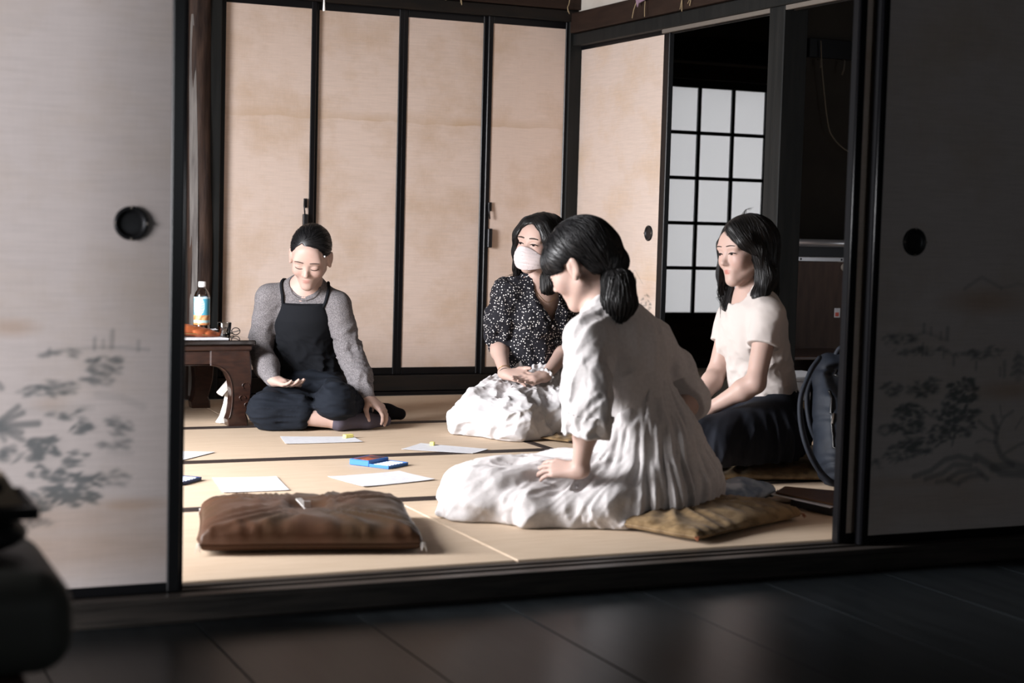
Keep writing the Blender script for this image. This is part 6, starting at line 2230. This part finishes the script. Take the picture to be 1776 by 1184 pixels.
# stored things in the side room
mat('steel', (0.62, 0.60, 0.62), 0.28, 0.5, 0.9)
mat('panel_brown', (0.060, 0.036, 0.027), 0.5, 0.4, var=((0.040, 0.024, 0.019), 6, 0.4, 0.7), stretch=(5, 5, 1))
mat('sticker_red', (0.60, 0.12, 0.09), 0.5, 0.3)
sb = root('stored_panel', (5.1, 3.2, 0.0), 'brown panel with steel tube along its top, stored on edge beyond the pillar', 'panel')
box('panel_board', (4.60, 5.55, 3.205, 3.240, 0.12, 0.72), 'panel_brown', sb, 0.003)
tube('steel_tube', [(4.58, 3.200, 0.812), (5.57, 3.200, 0.812)], 0.020, 'steel', sb, 14)
box('edge_channel', (4.60, 5.55, 3.196, 3.244, 0.716, 0.742), 'steel', sb, 0.004)
box('brace_plate', (4.60, 5.55, 3.210, 3.232, 0.742, 0.796), 'iron', sb, 0.002)
for x in (4.75, 5.0, 5.25):
    lathe('rivet', [(0.006, 0), (0.005, 0.003), (0.0005, 0.004)], (x, 3.196, 0.729), 'iron', sb, 'Y', 10)
lathe('foot_knob', [(0.020, 0.0), (0.020, 0.012), (0.014, 0.018), (0.0005, 0.019)], (5.024, 3.205, 0.690), 'pale_edge', sb, 'Y', 16)
st_ = box('sticker', (4.975, 5.010, 3.2035, 3.2050, 0.430, 0.478), 'paper_white', sb, 0)
box('sticker_print', (4.980, 5.002, 3.2028, 3.2036, 0.436, 0.456), 'sticker_red', st_, 0)
box('panel_leg', (4.66, 4.70, 3.200, 3.245, 0.0, 0.125), 'steel', sb, 0.004)
box('panel_leg', (5.45, 5.49, 3.200, 3.245, 0.0, 0.125), 'steel', sb, 0.004)
wbox = root('white_box', (4.06, 2.10, 0.0), 'white storage box on the side room floor, just past the pillar', 'box')
box('box_body', (3.96, 4.20, 2.04, 2.34, 0.145, 0.228), 'paper_white', wbox, 0.006)
box('box_lid', (3.955, 4.205, 2.035, 2.345, 0.228, 0.246), 'paper_white', wbox, 0.004)
box('box_base', (3.96, 4.20, 2.04, 2.34, 0.0, 0.143), 'cushion_tan', wbox, 0.012)
zabuton('dim tan cushion lying folded past the pillar under the white box, edge only', (4.04, 1.80), (0.14, 0.18), 0.2, 0.13, 'cushion_tan', 0.4, 15, tassel='cord_dark', group='floor cushions')
rods = root('metal_rods', (3.93, 1.62, 0.0), 'thin bundle of metal rods on the floor behind the backpack', 'rods')
for k in range(3):
    tube('rod', [(3.80 + 0.01 * k, 1.56 + 0.030 * k, 0.010), (4.30, 1.43 + 0.030 * k, 0.010)], 0.007, 'steel', rods, 8)
rk = root('dark_shelf', (4.35, 2.75, 0.0), 'low dark cabinet standing against the stored brown panel', 'cabinet')
box('shelf_top', (4.25, 4.85, 2.60, 3.05, 0.268, 0.285), 'table_wood', rk, 0.003)
box('shelf_side', (4.26, 4.29, 2.61, 3.04, 0.0, 0.268), 'table_wood', rk, 0.002)
box('shelf_side', (4.81, 4.84, 2.61, 3.04, 0.0, 0.268), 'table_wood', rk, 0.002)
box('shelf_back', (4.29, 4.81, 3.00, 3.03, 0.0, 0.268), 'table_wood', rk, 0.002)
hc = root('hanging_cord', (5.15, 3.57, 1.30), 'thin cord hanging from a hook on the dim side room wall', 'cord')
tube('cord', spline([(5.077, 3.572, 1.887), (5.092, 3.572, 1.735), (5.142, 3.575, 1.463), (5.191, 3.58, 1.373), (5.292, 3.585, 1.309), (5.42, 3.588, 1.30)], 5), 0.0035, 'string', hc, 6)
tube('hook', [(5.077, 3.60, 1.79), (5.077, 3.57, 1.785), (5.079, 3.565, 1.76), (5.082, 3.575, 1.745)], 0.005, 'pale_edge', hc, 6)
hk = root('wall_hook', (5.24, 3.57, 1.70), 'small pale hook on the dim side room wall right of the cord', 'hook')
tube('hook', [(5.235, 3.60, 1.80), (5.232, 3.57, 1.79), (5.225, 3.565, 1.74), (5.222, 3.575, 1.715)], 0.006, 'pale_edge', hk, 6)

# ------------------------------------------------------------------ hanging strings and ornament
mat('origami_mauve', (0.30, 0.20, 0.26), 0.7, 0.2)
mat('straw', (0.42, 0.33, 0.20), 0.8, 0.2)
for pts, lab in (([(3.690, 3.79, 2.06), (3.681, 3.785, 2.00), (3.672, 3.783, 1.975), (3.684, 3.785, 1.945)], 'straw thread dangling in the room corner under the ceiling beam'),
                 ([(3.088, 3.795, 2.05), (3.090, 3.795, 1.98), (3.093, 3.793, 1.945)], 'straw thread hanging on the back beam above the third closet door'),
                 ([(3.005, 3.795, 2.05), (3.006, 3.795, 1.99), (3.007, 3.793, 1.962)], 'short straw thread on the back beam above the third closet door, left one'),
                 ([(3.706, 2.671, 1.98), (3.705, 2.671, 1.90), (3.705, 2.668, 1.842)], 'straw thread on the right beam beside the mauve ornament'),
                 ([(3.706, 2.592, 1.98), (3.705, 2.590, 1.90), (3.705, 2.600, 1.860)], 'short straw thread on the right beam, farthest from the corner')):
    o = root('straw_thread', pts[-1], lab, 'thread', 'straw threads on the beams')
    tube('thread', spline(pts, 4), 0.0022, 'straw', o, 5)
    tube('frayed_end', [pts[-2], tuple(np.array(pts[-1]) + (0.0, 0.018, 0.012))], 0.0015, 'straw', o, 4)
og = root('paper_ornament', (3.700, 3.06, 1.87), 'folded mauve paper ornament with threads hanging on the right beam', 'ornament')
for (a, b, c_, d_) in (((3.702, 3.12, 1.985), (3.690, 3.06, 1.902), (3.696, 3.02, 1.975), (3.71, 3.06, 2.02)), ((3.700, 3.08, 1.99), (3.684, 3.03, 1.918), (3.694, 2.985, 1.930), (3.71, 3.01, 2.0))):
    V = [a, b, c_, d_] + [tuple(np.array(p) - (0.004, 0, 0)) for p in (a, b, c_, d_)]
    link('folded_wing', V, [[0, 1, 2, 3], [7, 6, 5, 4], [0, 4, 5, 1], [1, 5, 6, 2], [2, 6, 7, 3], [3, 7, 4, 0]], 'origami_mauve', og)
tube('thread', spline([(3.698, 3.09, 1.93), (3.698, 3.115, 1.895), (3.698, 3.128, 1.858)], 4), 0.0020, 'straw', og, 5)
tube('thread', spline([(3.696, 3.00, 1.925), (3.696, 3.003, 1.89), (3.696, 3.001, 1.852)], 4), 0.0020, 'straw', og, 5)
pc = root('light_pull_cord', (1.975, 2.49, 1.69), 'white lamp pull cord end hanging before the second closet door', 'pull cord')
tube('cord', [(1.975, 2.49, 2.615), (1.975, 2.49, 1.735)], 0.0012, 'string', pc, 6)
lathe('cord_end', [(0.0006, 0.046), (0.0035, 0.044), (0.0045, 0.020), (0.0055, 0.004), (0.0045, 0.0), (0.0006, 0.0)], (1.975, 2.49, 1.694), 'white_plastic', pc, 'Z', 14)

# ------------------------------------------------------------------ foreground furniture at the left edge
mat('stool_vinyl', (0.075, 0.076, 0.068), 0.55, 0.35, bump=(160, 0.2, 0.001))
mat('stool_wood', (0.060, 0.030, 0.022), 0.5, 0.4)
mat('bag_black', (0.018, 0.018, 0.019), 0.45, 0.4)
mat('block_wood', (0.50, 0.38, 0.28), 0.6, 0.3, var=((0.38, 0.27, 0.18), 8, 0.4, 0.7))
SX, SY = 0.150, -1.43
stl = root('padded_stool', (SX, SY, FZ), 'dark padded stool with wooden legs, blurred at the lower left edge', 'stool')
bm_ = bmesh.new()
bmesh.ops.create_cube(bm_, size=1)
for v_ in bm_.verts:
    v_.co = Vector((SX + 0.004 + v_.co.x * 0.420, SY + v_.co.y * 0.36, 0.318 + v_.co.z * 0.142))
bmesh.ops.bevel(bm_, geom=list(bm_.edges), offset=0.052, segments=8, affect='EDGES', profile=0.5)
bm_.verts.index_update()
link('seat_pad', [tuple(v_.co) for v_ in bm_.verts], [[v_.index for v_ in f_.verts] for f_ in bm_.faces], 'stool_vinyl', stl, True)
bm_.free()
box('seat_frame', (SX - 0.15, SX + 0.150, SY - 0.16, SY + 0.16, 0.19, 0.247), 'stool_wood', stl, 0.004)
for x in (SX - 0.13, SX + 0.125):
    for y in (SY - 0.14, SY + 0.14):
        box('leg', (x - 0.022, x + 0.022, y - 0.022, y + 0.022, FZ, 0.192), 'stool_wood', stl, 0.004)
bg = root('black_bag', (0.20, -1.43, 0.391), 'black rounded bag lying on the padded stool', 'bag')
kf = Field()
kf.cone((0.08, -1.43, 0.419), (0.245, -1.43, 0.419), 0.085, 0.076, 0.03, flat=0.36, ax=(0, 0, 1))
kf.post.append(lambda P, d: np.maximum(d, 0.3925 - P[:, 2]))
field_obj('bag_body', kf, 0.005, 'bag_black', bg)
tube('handle', spline([(0.14, -1.49, 0.437), (0.17, -1.50, 0.445), (0.22, -1.50, 0.445), (0.25, -1.49, 0.437)], 5), 0.005, 'bag_black', bg, 6)
ty = root('lacquer_tray', (0.20, -1.43, 0.450), 'small black lacquer tray on top of the bag on the stool', 'tray')
box('tray_base', (0.06, 0.326, -1.52, -1.34, 0.4495, 0.458), 'lacquer', ty, 0.002)
for ext in ((0.06, 0.326, -1.52, -1.514, 0.458, 0.468), (0.06, 0.326, -1.346, -1.34, 0.458, 0.468), (0.06, 0.066, -1.514, -1.346, 0.458, 0.468), (0.320, 0.326, -1.514, -1.346, 0.458, 0.468)):
    box('tray_wall', ext, 'lacquer', ty, 0.001)
wk = root('wooden_block', (0.25, -1.43, 0.458), 'pale wooden block with a dark round hole standing in the tray', 'block')
V = [(0.16, -1.45, 0.4585), (0.316, -1.45, 0.4585), (0.288, -1.45, 0.503), (0.16, -1.45, 0.503)]
V += [(x, -1.40, z) for x, y, z in V]
link('block_body', V, [[0, 1, 2, 3], [7, 6, 5, 4], [0, 4, 5, 1], [1, 5, 6, 2], [2, 6, 7, 3], [3, 7, 4, 0]], 'block_wood', wk)
lathe('hole_rim', [(0.0085, 0.0), (0.0085, 0.002), (0.0060, 0.0025), (0.0055, 0.001), (0.0005, 0.001)], (0.277, -1.450, 0.486), 'bag_black', wk, 'Y', 16)
